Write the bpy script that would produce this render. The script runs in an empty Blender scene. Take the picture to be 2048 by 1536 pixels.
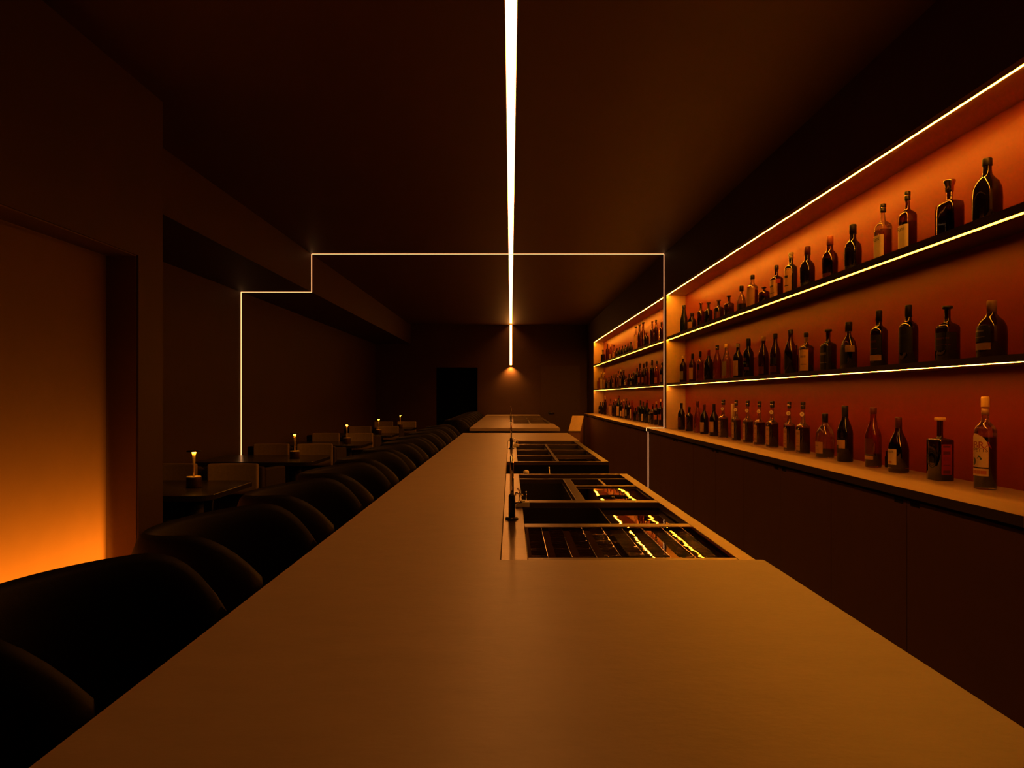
import bpy, math, random
from mathutils import Vector, Matrix
random.seed(7)
SC = bpy.context.scene
COL = SC.collection
PI = math.pi

# ------------------------------------------------------------------ camera, world, exposure
F = 1400.0            # focal length in pixels of the 2048 px wide frame
CAMZ = 1.30
cd = bpy.data.cameras.new('camera')
cam = bpy.data.objects.new('camera', cd)
COL.objects.link(cam)
cam.location = (0, 0, CAMZ)
cam.rotation_euler = (PI / 2, 0, 0)
cd.sensor_width = 36.0
cd.lens = 36.0 * F / 2048.0
cd.shift_x = 2.5 / 2048.0
cd.shift_y = 24.5 / 2048.0
cd.clip_start = 0.02
SC.camera = cam
w = bpy.data.worlds.new('world')
SC.world = w
w.use_nodes = True
w.node_tree.nodes['Background'].inputs[0].default_value = (1.0, 0.34, 0.08, 1)
w.node_tree.nodes['Background'].inputs[1].default_value = 0.0
vs = SC.view_settings
vs.view_transform = 'Standard'
vs.look = 'None'
vs.gamma = 1.0
vs.use_curve_mapping = False
vs.exposure = 0.0
SC.cycles.transparent_max_bounces = 24
SC.cycles.max_bounces = 10
SC.cycles.sample_clamp_indirect = 6.0
SC.cycles.caustics_reflective = False
SC.cycles.caustics_refractive = False

# the room's lamps: radiance (r, g, b)
E_CEIL = (24.5, 7.9, 1.3)        # ceiling line over the bar
E_FRAME = (2.6, 1.15, 0.42)       # thin outline of light around the room
E_TOP = (165.0, 47.0, 2.2)        # lamp line above the top shelf
E_MID = (62.0, 18.5, 0.5)
E_LOW = (62.0, 18.5, 1.3)
P_NICHE = 19.0                    # uplight in the wall recess (W)
E_TABLE = (190.0, 66.0, 4.0)       # table lamps
P_SPOT = 34.0

# ------------------------------------------------------------------ room numbers (metres)
ZC = 2.779                        # ceiling
YF = 7.276                        # plane of the light frame
YB = 14.5                         # back wall
XR = 1.593                        # right wall face
XRB = 1.787                       # back of the alcoves
XL = -2.804                       # left wall
XS, ZS = -2.071, 2.384            # soffit edge
ZBAR = 0.92
ZCT = 0.97                        # back counter
XCT = 1.412                       # counter front edge
Z_ALC = 2.334                     # alcove top
ZSH1, ZSH1B = 1.905, 1.866        # upper shelf top / bottom
ZSH2, ZSH2B = 1.4335, 1.401

# ------------------------------------------------------------------ materials
def mat(name, col, rough=0.5, metal=0.0, var=0.0, scale=6.0, stretch=(1, 1, 1), bump=0.0, bscale=40.0,
        spec=0.5, coat=0.0, detail=5.0, col2=None):
    m = bpy.data.materials.new(name)
    m.use_nodes = True
    nt = m.node_tree
    b = nt.nodes['Principled BSDF']
    b.inputs['Base Color'].default_value = (*col, 1)
    b.inputs['Roughness'].default_value = rough
    b.inputs['Metallic'].default_value = metal
    b.inputs['Specular IOR Level'].default_value = spec
    b.inputs['Coat Weight'].default_value = coat
    if var or bump or col2:
        tc = nt.nodes.new('ShaderNodeTexCoord')
        mp = nt.nodes.new('ShaderNodeMapping')
        mp.inputs['Scale'].default_value = stretch
        nt.links.new(tc.outputs['Object'], mp.inputs['Vector'])
    if var or col2:
        nz = nt.nodes.new('ShaderNodeTexNoise')
        nz.inputs['Scale'].default_value = scale
        nz.inputs['Detail'].default_value = detail
        nz.inputs['Roughness'].default_value = 0.65
        nt.links.new(mp.outputs[0], nz.inputs['Vector'])
        rp = nt.nodes.new('ShaderNodeValToRGB')
        c2 = col2 or tuple(c * (1 + var) for c in col)
        c1 = col if col2 else tuple(c * (1 - var) for c in col)
        rp.color_ramp.elements[0].position = 0.3
        rp.color_ramp.elements[1].position = 0.7
        rp.color_ramp.elements[0].color = (*c1, 1)
        rp.color_ramp.elements[1].color = (*c2, 1)
        nt.links.new(nz.outputs['Fac'], rp.inputs[0])
        nt.links.new(rp.outputs[0], b.inputs['Base Color'])
    if bump:
        n2 = nt.nodes.new('ShaderNodeTexNoise')
        n2.inputs['Scale'].default_value = bscale
        n2.inputs['Detail'].default_value = 4
        nt.links.new(mp.outputs[0], n2.inputs['Vector'])
        bp = nt.nodes.new('ShaderNodeBump')
        bp.inputs['Strength'].default_value = bump
        bp.inputs['Distance'].default_value = 0.01
        nt.links.new(n2.outputs['Fac'], bp.inputs['Height'])
        nt.links.new(bp.outputs[0], b.inputs['Normal'])
    return m

def emit(name, rgb):
    m = bpy.data.materials.new(name)
    m.use_nodes = True
    nt = m.node_tree
    nt.nodes.remove(nt.nodes['Principled BSDF'])
    e = nt.nodes.new('ShaderNodeEmission')
    k = max(rgb)
    e.inputs[0].default_value = (rgb[0] / k, rgb[1] / k, rgb[2] / k, 1)
    e.inputs[1].default_value = k
    nt.links.new(e.outputs[0], nt.nodes['Material Output'].inputs[0])
    return m

def glass(name, tint, gloss=0.06, edge=0.35):
    """thin tinted glass: tinted see-through plus mirror reflection that grows to the rim"""
    m = bpy.data.materials.new(name)
    m.use_nodes = True
    nt = m.node_tree
    nt.nodes.remove(nt.nodes['Principled BSDF'])
    t = nt.nodes.new('ShaderNodeBsdfTransparent')
    t.inputs[0].default_value = (*tint, 1)
    g = nt.nodes.new('ShaderNodeBsdfGlossy')
    g.inputs['Color'].default_value = (1, 1, 1, 1)
    g.inputs['Roughness'].default_value = 0.06
    lw = nt.nodes.new('ShaderNodeLayerWeight')
    lw.inputs[0].default_value = edge
    mr = nt.nodes.new('ShaderNodeMapRange')
    mr.inputs['To Min'].default_value = gloss
    mr.inputs['To Max'].default_value = 0.75
    nt.links.new(lw.outputs['Fresnel'], mr.inputs['Value'])
    mx = nt.nodes.new('ShaderNodeMixShader')
    nt.links.new(mr.outputs[0], mx.inputs[0])
    nt.links.new(t.outputs[0], mx.inputs[1])
    nt.links.new(g.outputs[0], mx.inputs[2])
    nt.links.new(mx.outputs[0], nt.nodes['Material Output'].inputs[0])
    return m

M = {}
M['wall'] = mat('dark brown plaster', (0.066, 0.029, 0.020), 0.62, var=0.08, scale=3, bump=0.05, bscale=60)
M['ceil'] = mat('dark brown ceiling paint', (0.098, 0.045, 0.031), 0.55, var=0.05, scale=2)
M['niche'] = mat('ochre plaster', (0.20, 0.115, 0.065), 0.7, var=0.05, scale=4)
M['terra'] = mat('terracotta paint', (0.27, 0.026, 0.010), 0.42, var=0.04, scale=5, spec=0.42)
M['oak'] = mat('pale oak veneer', (0.50, 0.36, 0.22), 0.45, var=0.10, scale=5, stretch=(3, 0.5, 3), bump=0.03, bscale=60)
M['oakct'] = mat('oak counter', (0.30, 0.20, 0.115), 0.42, var=0.12, scale=5, stretch=(3, 0.5, 3), bump=0.03, bscale=60)
M['jamb'] = mat('light oak jamb', (0.74, 0.54, 0.31), 0.5, var=0.06, scale=5, stretch=(3, 3, 0.5))
M['oakside'] = mat('oak edge', (0.11, 0.075, 0.045), 0.5, var=0.1, scale=5, stretch=(3, 0.5, 3))
M['shelf'] = mat('dark stained shelf wood', (0.10, 0.07, 0.045), 0.5, var=0.12, scale=6, stretch=(3, 0.5, 3))
M['cab'] = mat('dark brown cabinet laminate', (0.26, 0.125, 0.078), 0.5, var=0.06, scale=5)
M['cabgap'] = mat('cabinet gap shade', (0.006, 0.004, 0.003), 0.8)  # near black: shade of the cabinet gaps put into the colour
M['stone'] = mat('sandy ceramic stone', (0.44, 0.335, 0.235), 0.42, var=0.06, scale=11, stretch=(0.8, 1.5, 1), bump=0.06, bscale=70, detail=9)
M['front'] = mat('bar front panel brown', (0.06, 0.04, 0.03), 0.6, var=0.05)
M['floor'] = mat('dark concrete floor', (0.07, 0.055, 0.045), 0.45, var=0.12, scale=2)
M['black'] = mat('unlit doorway black', (0.0012, 0.001, 0.001), 0.9, spec=0.05)  # dark of the open doorway put into the colour
M['door'] = mat('brown flush door', (0.066, 0.031, 0.022), 0.55, var=0.05)
M['steel'] = mat('brushed stainless steel', (0.27, 0.205, 0.15), 0.34, 1.0, var=0.08, scale=4, stretch=(1, 14, 1), bump=0.03, bscale=25)
M['polish'] = mat('polished wavy steel', (0.52, 0.45, 0.37), 0.012, 1.0, bump=0.025, bscale=8)
M['stripsteel'] = mat('smooth steel strip', (0.36, 0.27, 0.20), 0.012, 1.0, bump=0.025, bscale=9)
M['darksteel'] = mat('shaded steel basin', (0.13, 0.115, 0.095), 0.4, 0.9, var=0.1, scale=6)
M['chrome'] = mat('chrome', (0.8, 0.78, 0.74), 0.07, 1.0)
M['gunmetal'] = mat('gunmetal', (0.05, 0.045, 0.04), 0.3, 0.9)
M['cream'] = mat('cream plastic', (0.92, 0.82, 0.56), 0.5)
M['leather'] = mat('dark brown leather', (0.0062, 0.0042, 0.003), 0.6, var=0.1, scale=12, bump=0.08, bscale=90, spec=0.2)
M['fabric'] = mat('beige woven fabric', (0.34, 0.25, 0.15), 0.85, var=0.1, scale=60, bump=0.1, bscale=220)
M['darkfab'] = mat('dark brown fabric', (0.024, 0.014, 0.010), 0.85, var=0.1, scale=40, bump=0.08, bscale=200)
M['blackmetal'] = mat('black painted metal', (0.012, 0.010, 0.009), 0.45)
M['tabletop'] = mat('black lacquered table top', (0.030, 0.024, 0.016), 0.22, var=0.15, scale=8)
M['brass'] = mat('satin brass', (0.85, 0.66, 0.38), 0.45, 0.2)
M['lampstem'] = mat('satin brass stem', (0.85, 0.62, 0.30), 0.45, 0.2)
M['lampbase'] = mat('bronze lamp base', (0.10, 0.055, 0.03), 0.4, 0.6)
M['e_ceil'] = emit('ceiling line light', E_CEIL)
M['e_frame'] = emit('frame line light', E_FRAME)
M['e_top'] = emit('top alcove line light', E_TOP)
M['e_mid'] = emit('upper shelf line light', E_MID)
M['e_low'] = emit('lower shelf line light', E_LOW)
M['e_table'] = emit('table lamp light', E_TABLE)
# bottles
M['g_clear'] = glass('clear glass', (0.86, 0.84, 0.80))
M['g_amber'] = glass('amber glass', (0.36, 0.10, 0.035))
M['g_red'] = glass('dark red glass', (0.22, 0.035, 0.018))
M['g_green'] = glass('green glass', (0.10, 0.16, 0.04))
M['g_pink'] = glass('rose glass', (0.75, 0.42, 0.30))
M['g_dark'] = mat('near black bottle glass', (0.006, 0.004, 0.004), 0.07, spec=0.6)
M['g_dgreen'] = mat('dark green bottle glass', (0.008, 0.016, 0.006), 0.07, spec=0.6)
M['g_dred'] = mat('deep wine red bottle glass', (0.022, 0.004, 0.004), 0.08, spec=0.6)
M['liq'] = glass('whisky brown spirit', (0.20, 0.05, 0.02), gloss=0.02, edge=0.1)
M['liqdark'] = glass('dark brown spirit', (0.07, 0.018, 0.010), gloss=0.02, edge=0.1)
M['liqgold'] = glass('golden spirit', (0.55, 0.25, 0.08), gloss=0.02, edge=0.1)
for n, c in (('black', (0.008, 0.007, 0.006)), ('red', (0.30, 0.02, 0.015)), ('gold', (0.62, 0.40, 0.10)), ('cream', (0.66, 0.52, 0.34)),
             ('grey', (0.25, 0.22, 0.18)), ('wood', (0.30, 0.17, 0.07)), ('orange', (0.45, 0.14, 0.03)), ('maroon', (0.10, 0.02, 0.015)),
             ('tan', (0.48, 0.30, 0.14)), ('white', (0.70, 0.62, 0.50)), ('navy', (0.02, 0.025, 0.035)), ('green', (0.03, 0.07, 0.025)),
             ('dgold', (0.32, 0.19, 0.05)), ('yellow', (0.75, 0.48, 0.10))):
    M['p_' + n] = mat(n + ' print or cap', c, 0.45)
M['p_steel'] = mat('steel cap', (0.5, 0.45, 0.4), 0.2, 1.0)

# ------------------------------------------------------------------ mesh helpers
class MB:
    def __init__(self):
        self.v, self.f, self.sm = [], [], []
    def add(self, vs_, fs_, smooth=False):
        o = len(self.v)
        self.v += [tuple(p) for p in vs_]
        self.f += [tuple(i + o for i in f) for f in fs_]
        self.sm += [smooth] * len(fs_)
        return self
    def box(self, x0, x1, y0, y1, z0, z1):
        v = [(x0, y0, z0), (x1, y0, z0), (x1, y1, z0), (x0, y1, z0), (x0, y0, z1), (x1, y0, z1), (x1, y1, z1), (x0, y1, z1)]
        return self.add(v, [(0, 3, 2, 1), (4, 5, 6, 7), (0, 1, 5, 4), (1, 2, 6, 5), (2, 3, 7, 6), (3, 0, 4, 7)])
    def quad(self, a, b, c, d):
        return self.add([a, b, c, d], [(0, 1, 2, 3)])
    def basin(self, x0, x1, y0, y1, z0, z1, t=0.003):
        """open tub with real thickness"""
        self.box(x0, x1, y0, y1, z0 - t, z0)
        self.box(x0, x0 + t, y0, y1, z0, z1)
        self.box(x1 - t, x1, y0, y1, z0, z1)
        self.box(x0 + t, x1 - t, y0, y0 + t, z0, z1)
        self.box(x0 + t, x1 - t, y1 - t, y1, z0, z1)
        return self
    def lathe(self, prof, c=(0, 0, 0), seg=20, smooth=True, cap0=True, cap1=True):
        vs_, fs_ = [], []
        n = len(prof)
        for r, z in prof:
            for k in range(seg):
                a = 2 * PI * k / seg
                vs_.append((c[0] + r * math.cos(a), c[1] + r * math.sin(a), c[2] + z))
        for i in range(n - 1):
            for k in range(seg):
                k2 = (k + 1) % seg
                fs_.append((i * seg + k, i * seg + k2, (i + 1) * seg + k2, (i + 1) * seg + k))
        o = len(self.f)
        self.add(vs_, fs_, smooth)
        b = len(self.v) - len(vs_)
        if cap0:
            self.f.append(tuple(b + k for k in reversed(range(seg)))); self.sm.append(False)
        if cap1:
            self.f.append(tuple(b + (n - 1) * seg + k for k in range(seg))); self.sm.append(False)
        return self
    def tube(self, pts, r, seg=10, smooth=True):
        pts = [Vector(p) for p in pts]
        rs = r if isinstance(r, (list, tuple)) else [r] * len(pts)
        vs_, fs_ = [], []
        up = Vector((0, 0, 1))
        prev = None
        for i, p in enumerate(pts):
            d = (pts[min(i + 1, len(pts) - 1)] - pts[max(i - 1, 0)]).normalized()
            ref = prev if prev is not None else (Vector((1, 0, 0)) if abs(d.z) > 0.9 else up)
            s = d.cross(ref).normalized()
            u = s.cross(d).normalized()
            prev = u
            for k in range(seg):
                a = 2 * PI * k / seg
                vs_.append(p + rs[i] * (math.cos(a) * s + math.sin(a) * u))
        for i in range(len(pts) - 1):
            for k in range(seg):
                k2 = (k + 1) % seg
                fs_.append((i * seg + k, i * seg + k2, (i + 1) * seg + k2, (i + 1) * seg + k))
        self.add(vs_, fs_, smooth)
        b = len(self.v) - len(vs_)
        self.f.append(tuple(b + k for k in reversed(range(seg)))); self.sm.append(False)
        self.f.append(tuple(b + (len(pts) - 1) * seg + k for k in range(seg))); self.sm.append(False)
        return self
    def prism(self, poly, z0, z1):
        n = len(poly)
        v = [(x, y, z0) for x, y in poly] + [(x, y, z1) for x, y in poly]
        f = [tuple(reversed(range(n))), tuple(range(n, 2 * n))]
        f += [(i, (i + 1) % n, n + (i + 1) % n, n + i) for i in range(n)]
        return self.add(v, f)
    def build(self, name, m, parent=None, bevel=0.0, seg=2):
        me = bpy.data.meshes.new(name)
        me.from_pydata(self.v, [], self.f)
        me.polygons.foreach_set('use_smooth', self.sm)
        me.materials.append(m)
        me.update()
        o = bpy.data.objects.new(name, me)
        COL.objects.link(o)
        if parent is not None:
            o.parent = parent
        if bevel:
            b = o.modifiers.new('bevel', 'BEVEL')
            b.width = bevel
            b.segments = seg
            b.limit_method = 'ANGLE'
        return o

def box(name, m, x0, x1, y0, y1, z0, z1, parent=None, bevel=0.0):
    return MB().box(x0, x1, y0, y1, z0, z1).build(name, m, parent, bevel)

def tag(o, label, cat, group=None):
    o['label'] = label
    o['category'] = cat
    if group:
        o['group'] = group
    return o

def thing(name, label, cat, loc=(0, 0, 0), rz=0.0, group=None):
    o = bpy.data.objects.new(name, None)
    o.empty_display_size = 0.05
    COL.objects.link(o)
    o.location = loc
    o.rotation_euler = (0, 0, rz)
    return tag(o, label, cat, group)

def struct(o):
    o['kind'] = 'structure'
    return o

def copy_tree(o, parent=None):
    c = o.copy()
    COL.objects.link(c)
    c.parent = parent
    for ch in list(o.children):
        copy_tree(ch, c)
    return c

ORD = ('zeroth first second third fourth fifth sixth seventh eighth ninth tenth eleventh twelfth thirteenth fourteenth fifteenth sixteenth '
       'seventeenth eighteenth nineteenth twentieth twenty-first twenty-second twenty-third twenty-fourth twenty-fifth twenty-sixth').split()

# ------------------------------------------------------------------ the room
struct(box('floor', M['floor'], XL - 0.1, XRB + 0.1, -2.3, YB + 0.3, -0.1, 0.0))
# ceiling with a slot for the line of light
SX, SW, SD = 0.0015, 0.0465, 0.030
Y_STRIP0 = 0.75
cb = MB()
cb.box(XL - 0.1, SX - SW / 2, -2.3, YB + 0.3, ZC, ZC + 0.1)
cb.box(SX + SW / 2, XRB + 0.1, -2.3, YB + 0.3, ZC, ZC + 0.1)
cb.box(SX - SW / 2, SX + SW / 2, -2.3, Y_STRIP0, ZC, ZC + 0.1)
cb.box(SX - SW / 2, SX + SW / 2, YB, YB + 0.3, ZC, ZC + 0.1)
cb.box(SX - SW / 2, SX + SW / 2, Y_STRIP0, YB, ZC + SD + 0.012, ZC + 0.1)
struct(cb.build('ceiling', M['ceil']))
# soffit: dropped beam along the left wall
sf = struct(box('trim_1', M['wall'], XL, XS, 3.52, YB, ZS, ZC))
# left wall beyond the recess block
wl = struct(box('wall_left', M['wall'], XL - 0.1, XL, 3.52, YB, 0, ZC))
# thick front part of the left wall with its lit recess
XP, XN = -1.75, -1.898
NY0, NY1, NZ0, NZ1 = 0.3, 3.28, 0.08, 1.96
lb = MB()
lb.box(XL, XN, -2.3, 3.52, 0, ZC)
lb.box(XN, XP, -2.3, NY0, 0, ZC)
lb.box(XN, XP, NY1, 3.52, 0, ZC)
lb.box(XN, XP, NY0, NY1, NZ1, ZC)
lb.box(XN, XP, NY0, NY1, 0, NZ0)
wf = lb.build('pier', M['wall'], wl)
box('recess_back', M['niche'], XN, XN + 0.004, NY0, NY1, NZ0, NZ1, wl)
box('recess_jamb', M['niche'], XN + 0.004, XP - 0.004, NY1 - 0.004, NY1, NZ0, NZ1, wl)
box('recess_head', M['niche'], XN + 0.004, XP - 0.004, NY0, NY1 - 0.004, NZ1 - 0.004, NZ1, wl)
tr = MB()
tr.box(XP, XP + 0.006, NY1, NY1 + 0.012, NZ0, NZ1 + 0.012)
tr.box(XP, XP + 0.006, NY0, NY1, NZ1, NZ1 + 0.012)
struct(tr.build('trim_2', M['wall']))
# recess uplight
ul = thing('uplight', 'warm line of light at the foot of the recess in the wall', 'light', (XN + 0.064, 1.7, NZ0))
box('housing', M['blackmetal'], -0.016, 0.016, -1.35, 1.57, 0.0, 0.012, ul)
box('lens', M['cream'], -0.010, 0.010, -1.34, 1.56, 0.012, 0.014, ul)
al = bpy.data.lights.new('recess_lamp', 'AREA')
al.shape = 'RECTANGLE'
al.size = 0.014
al.size_y = 2.92
al.energy = P_NICHE
al.color = (1, 0.28, 0.012)
al.spread = math.radians(9.5)
ao = bpy.data.objects.new('recess_lamp', al)
COL.objects.link(ao)
ao.parent = ul
ao.location = (0, 0.105, 0.0165)
ao.rotation_euler = (PI, math.radians(-6.5), 0)
# back wall with the dark doorway
DX0, DX1, DZ = -1.548, -0.689, 1.896
bw = MB()
bw.box(XL - 0.1, DX0, YB, YB + 0.1, 0, ZC)
bw.box(DX1, XRB + 0.1, YB, YB + 0.1, 0, ZC)
bw.box(DX0, DX1, YB, YB + 0.1, DZ, ZC)
wb = struct(bw.build('wall_back', M['wall']))
d1 = struct(box('door_1', M['black'], DX0 - 0.02, DX1 + 0.02, YB + 0.1, YB + 0.14, 0, DZ + 0.02))  # black sheet painted as the unlit opening
d2 = MB().box(0.62, 1.43, YB - 0.012, YB, 0.01, 1.93)
d2 = struct(d2.build('door_2', M['door'], None, 0.002))
hd = MB().tube([(0.80, YB - 0.012, 0.955), (0.80, YB - 0.05, 0.955)], 0.012).tube([(0.80, YB - 0.05, 0.955), (0.90, YB - 0.05, 0.95)], 0.010)
hd.lathe([(0.03, 0), (0.03, 0.004)], (0, 0, 0), 14)
hv = hd.v[-28:]
hd.v[-28:] = [(0.80 + p[0], YB - 0.012 - p[2], 0.955 + p[1]) for p in hv]
hd.build('handle', M['blackmetal'], d2)
struct(box('wall_front', M['wall'], XL - 0.1, XRB + 0.1, -2.4, -2.3, 0, ZC))
# right wall: two lit alcoves
A_NEAR = (1.93, 7.160)
A_FAR = (7.325, 13.45)
rw = MB()
rw.box(XRB + 0.02, XRB + 0.1, -2.3, YB, 0, ZC)                         # mass behind
rw.box(XR, XRB + 0.02, -2.3, YB, Z_ALC + 0.02, ZC)                     # band over the alcoves
rw.box(XR, XRB + 0.02, -2.3, A_NEAR[0] - 0.02, 0, Z_ALC + 0.02)
rw.box(XR, XRB + 0.02, A_NEAR[1] + 0.012, A_FAR[0] - 0.012, ZCT, Z_ALC + 0.02)
rw.box(XR, XRB + 0.02, A_FAR[1] + 0.02, YB, 0, Z_ALC + 0.02)
wr = struct(rw.build('wall_right', M['wall']))
for (y0, y1), e0, e1 in ((A_NEAR, 0.02, 0.012), (A_FAR, 0.012, 0.02)):
    box('alcove_back', M['terra'], XRB, XRB + 0.02, y0 - e0, y1 + e1, ZCT, Z_ALC + 0.02, wr)
    box('alcove_jamb', M['jamb'], XR + 0.0005, XRB, y0 - e0, y0, ZCT, Z_ALC + 0.02, wr)
    box('alcove_jamb', M['jamb'], XR + 0.0005, XRB, y1, y1 + e1, ZCT, Z_ALC + 0.02, wr)
    box('alcove_head', M['oak'], XR + 0.0005, XRB, y0, y1, Z_ALC, Z_ALC + 0.02, wr)
# two shelves per alcove with a line of light on the front lower edge, and one line at the alcove top
for nm, (y0, y1) in (('near', A_NEAR), ('far', A_FAR)):
    for lv, zt, zb, e, hh in (('upper', ZSH1, ZSH1B, 'e_mid', 0.0040), ('lower', ZSH2, ZSH2B, 'e_low', 0.0018)):
        s = thing('shelf', f'{lv} dark wood shelf with glowing front edge across the {nm} bottle alcove', 'shelf', (XR, (y0 + y1) / 2, zb))
        hl = (y1 - y0) / 2
        box('board', M['shelf'], 0.003, XRB - XR, -hl, hl, 0.008, zt - zb, s)
        box('lip', M['shelf'], 0.0115, 0.0145, -hl, hl, 0.0070 - hh, 0.0080, s)
        box('light_strip', M[e], 0.0030, 0.0110, -hl + 0.004, hl - 0.004, 0.0078 - hh, 0.0078, s)
    t = thing('alcove_light', f'thin warm line of light along the top of the {nm} bottle alcove', 'light', (XR, (y0 + y1) / 2, Z_ALC))
    hl = (y1 - y0) / 2
    box('diffuser', M['e_top'], 0.004, 0.0115, -hl + 0.004, hl - 0.004, -0.0010, -0.0005, t)

# ------------------------------------------------------------------ ceiling line light with its drop on the back wall
cl = thing('ceiling_light', 'long bright line of light in the ceiling above the bar', 'light', (SX, (Y_STRIP0 + YB) / 2, ZC))
hl = (YB - Y_STRIP0) / 2
box('diffuser', M['e_ceil'], -SW / 2 + 0.001, SW / 2 - 0.001, -hl + 0.002, hl - 0.002, SD, SD + 0.006, cl)
box('wall_diffuser', M['e_ceil'], -0.022, 0.022, hl - 0.012, hl - 0.008, 1.947 - ZC, -0.002, cl)
hb = MB()
hb.box(-0.026, -0.022, hl - 0.012, hl, 1.943 - ZC, -0.002)
hb.box(0.022, 0.026, hl - 0.012, hl, 1.943 - ZC, -0.002)
hb.box(-0.022, 0.022, hl - 0.012, hl, 1.943 - ZC, 1.947 - ZC)
hb.box(-0.022, 0.022, hl - 0.008, hl, 1.947 - ZC, -0.002)
hb.build('wall_housing', M['blackmetal'], cl)
sl = bpy.data.lights.new('end_lamp', 'SPOT')
sl.energy = P_SPOT
sl.color = (1, 0.34, 0.04)
sl.spot_size = math.radians(118)
sl.spot_blend = 0.9
sl.shadow_soft_size = 0.01
so = bpy.data.objects.new('end_lamp', sl)
COL.objects.link(so)
so.parent = cl
so.location = (0, hl - 0.065, 1.935 - ZC)
so.rotation_euler = (math.radians(8), 0, 0)

# ------------------------------------------------------------------ the outline of light around the room
fr = thing('light_frame', 'thin outline of warm light running round walls, soffit, ceiling and counter', 'light', (0, YF, 0))
W = 0.0065
P = 0.003
box('ceiling_run', M['e_frame'], XS + P, XR - P, -W, W, ZC - P, ZC - 0.0002, fr)
box('soffit_side_run', M['e_frame'], XS + 0.0002, XS + P, -W, W, ZS - P, ZC - P, fr)
box('soffit_run', M['e_frame'], XL + P, XS, -W, W, ZS - P, ZS - 0.0002, fr)
box('left_run', M['e_frame'], XL + 0.0002, XL + P, -W, W, 0.02, ZS - P, fr)
box('right_run', M['e_frame'], XR - P, XR - 0.0002, -W, W, ZCT + 0.003, ZC - P, fr)
box('counter_run', M['e_frame'], XCT, XR - P, -W, W, ZCT + 0.0002, ZCT + P, fr)
box('counter_edge_run', M['e_frame'], XCT - P, XCT - 0.0002, -W, W, ZCT - 0.031, ZCT + P, fr)
XD = 1.43
box('cabinet_run', M['e_frame'], XD - P, XD - 0.0002, -W, W, 0.10, ZCT - 0.036, fr)

# ------------------------------------------------------------------ back counter and cabinets
ct = thing('back_counter', 'long continuous wooden counter under the bottle alcoves', 'counter', (XR, 6.6, ZCT))
cm = MB().box(XCT - XR, XRB - XR + 0.02, A_NEAR[0] - 0.019 - 6.6, A_FAR[1] - 6.6, -0.0315, 0.0)
cm.build('worktop', M['oakct'], ct)
box('front_edge', M['oakside'], XCT - XR - 0.0006, XCT - XR, A_NEAR[0] - 6.6, A_FAR[1] - 6.6, -0.0315, -0.0008, ct)
bounds = [1.945 + 1.18 * k for k in range(0, 11)]
bounds = [b for b in bounds if b < A_FAR[1]]
edges = list(zip(bounds[:-1], bounds[1:])) + [(bounds[-1], A_FAR[1])]
edges[0] = (A_NEAR[0], edges[0][1])
nfr = [i for i, (a, b) in enumerate(edges) if a < YF < b][0]
for i, (y0, y1) in enumerate(edges):
    if i < nfr:
        lab = f'dark two-door cabinet under the counter, {ORD[nfr - i]} nearer than the lit cabinet line'
    elif i == nfr:
        lab = 'dark two-door cabinet whose front carries the vertical line of light'
    else:
        lab = f'dark two-door cabinet under the counter, {ORD[i - nfr]} beyond the lit cabinet line'
    ym = (y0 + y1) / 2
    c = thing('cabinet', lab, 'cabinet', (XD, ym, 0), 0, 'cabinets under the back counter')
    hw = (y1 - y0) / 2
    box('body', M['cabgap'], 0.020, 0.175, -hw, hw, 0.09, ZCT - 0.034, c)
    box('plinth', M['cabgap'], 0.05, 0.175, -hw, hw, 0.0, 0.09, c)
    n = 2 if hw > 0.35 else 1
    for k in range(n):
        a, b = -hw + 2 * hw * k / n + 0.0018, -hw + 2 * hw * (k + 1) / n - 0.0018
        d = box('door', M['cab'], 0.0, 0.019, a, b, 0.095, ZCT - 0.0455, c, 0.001)
        if n == 2:
            yk = (b - 0.05) if k == 0 else (a + 0.05)
            box('finger_pull', M['cabgap'], -0.0012, -0.0002, yk - 0.028, yk + 0.028, ZCT - 0.062, ZCT - 0.0465, d)  # flat sheet painted as the shade in a cut-out grip

# ------------------------------------------------------------------ bar counters
XBL, XBR, XST = -0.494, 0.589, -0.0245
def rounded(poly, r, n=4, skip=()):
    out = []
    m = len(poly)
    for i, p in enumerate(poly):
        if i in skip:
            out.append(p)
            continue
        p = Vector(p); a = Vector(poly[i - 1]); b = Vector(poly[(i + 1) % m])
        d1 = (a - p).normalized(); d2 = (b - p).normalized()
        for k in range(n + 1):
            t = k / n
            q = p + d1 * r * (1 - t) ** 2 + d2 * r * t ** 2
            out.append((q.x, q.y))
    return out
b1 = thing('bar_counter', 'long sandy stone bar running from the front edge of the picture past two sinks', 'bar', (0, 3.4, 0))
poly = [(XBL, -0.4), (XBR, -0.4), (XBR, 1.628), (XST, 1.628), (XST, 6.0), (XBR, 6.0), (XBR, 7.24), (XBL, 7.24)]
poly = [(x, y - 3.4) for x, y in rounded(poly, 0.008, 3, (3, 4))]
MB().prism(poly, ZBAR - 0.036, ZBAR).build('stone_top', M['stone'], b1, 0.0015)
fm = MB()
fm.box(-0.27, -0.03, -0.3 - 3.4, 7.18 - 3.4, 0.0, ZBAR - 0.036)
fm.box(-0.03, 0.53, -0.3 - 3.4, 1.61 - 3.4, 0.0, ZBAR - 0.036)
fm.box(-0.03, 0.53, 6.0 - 3.4, 7.18 - 3.4, 0.0, ZBAR - 0.036)
fm.build('bar_front', M['front'], b1)
b2 = thing('bar_counter', 'second, farther stone bar standing by the back wall', 'bar', (0, 11.4, 0))
poly = [(XBL, 8.35), (XBR, 8.35), (XBR, 9.70), (XST, 9.70), (XST, 13.9), (XBR, 13.9), (XBR, 14.42), (XBL, 14.42)]
poly = [(x, y - 11.4) for x, y in rounded(poly, 0.008, 3, (3, 4))]
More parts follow.
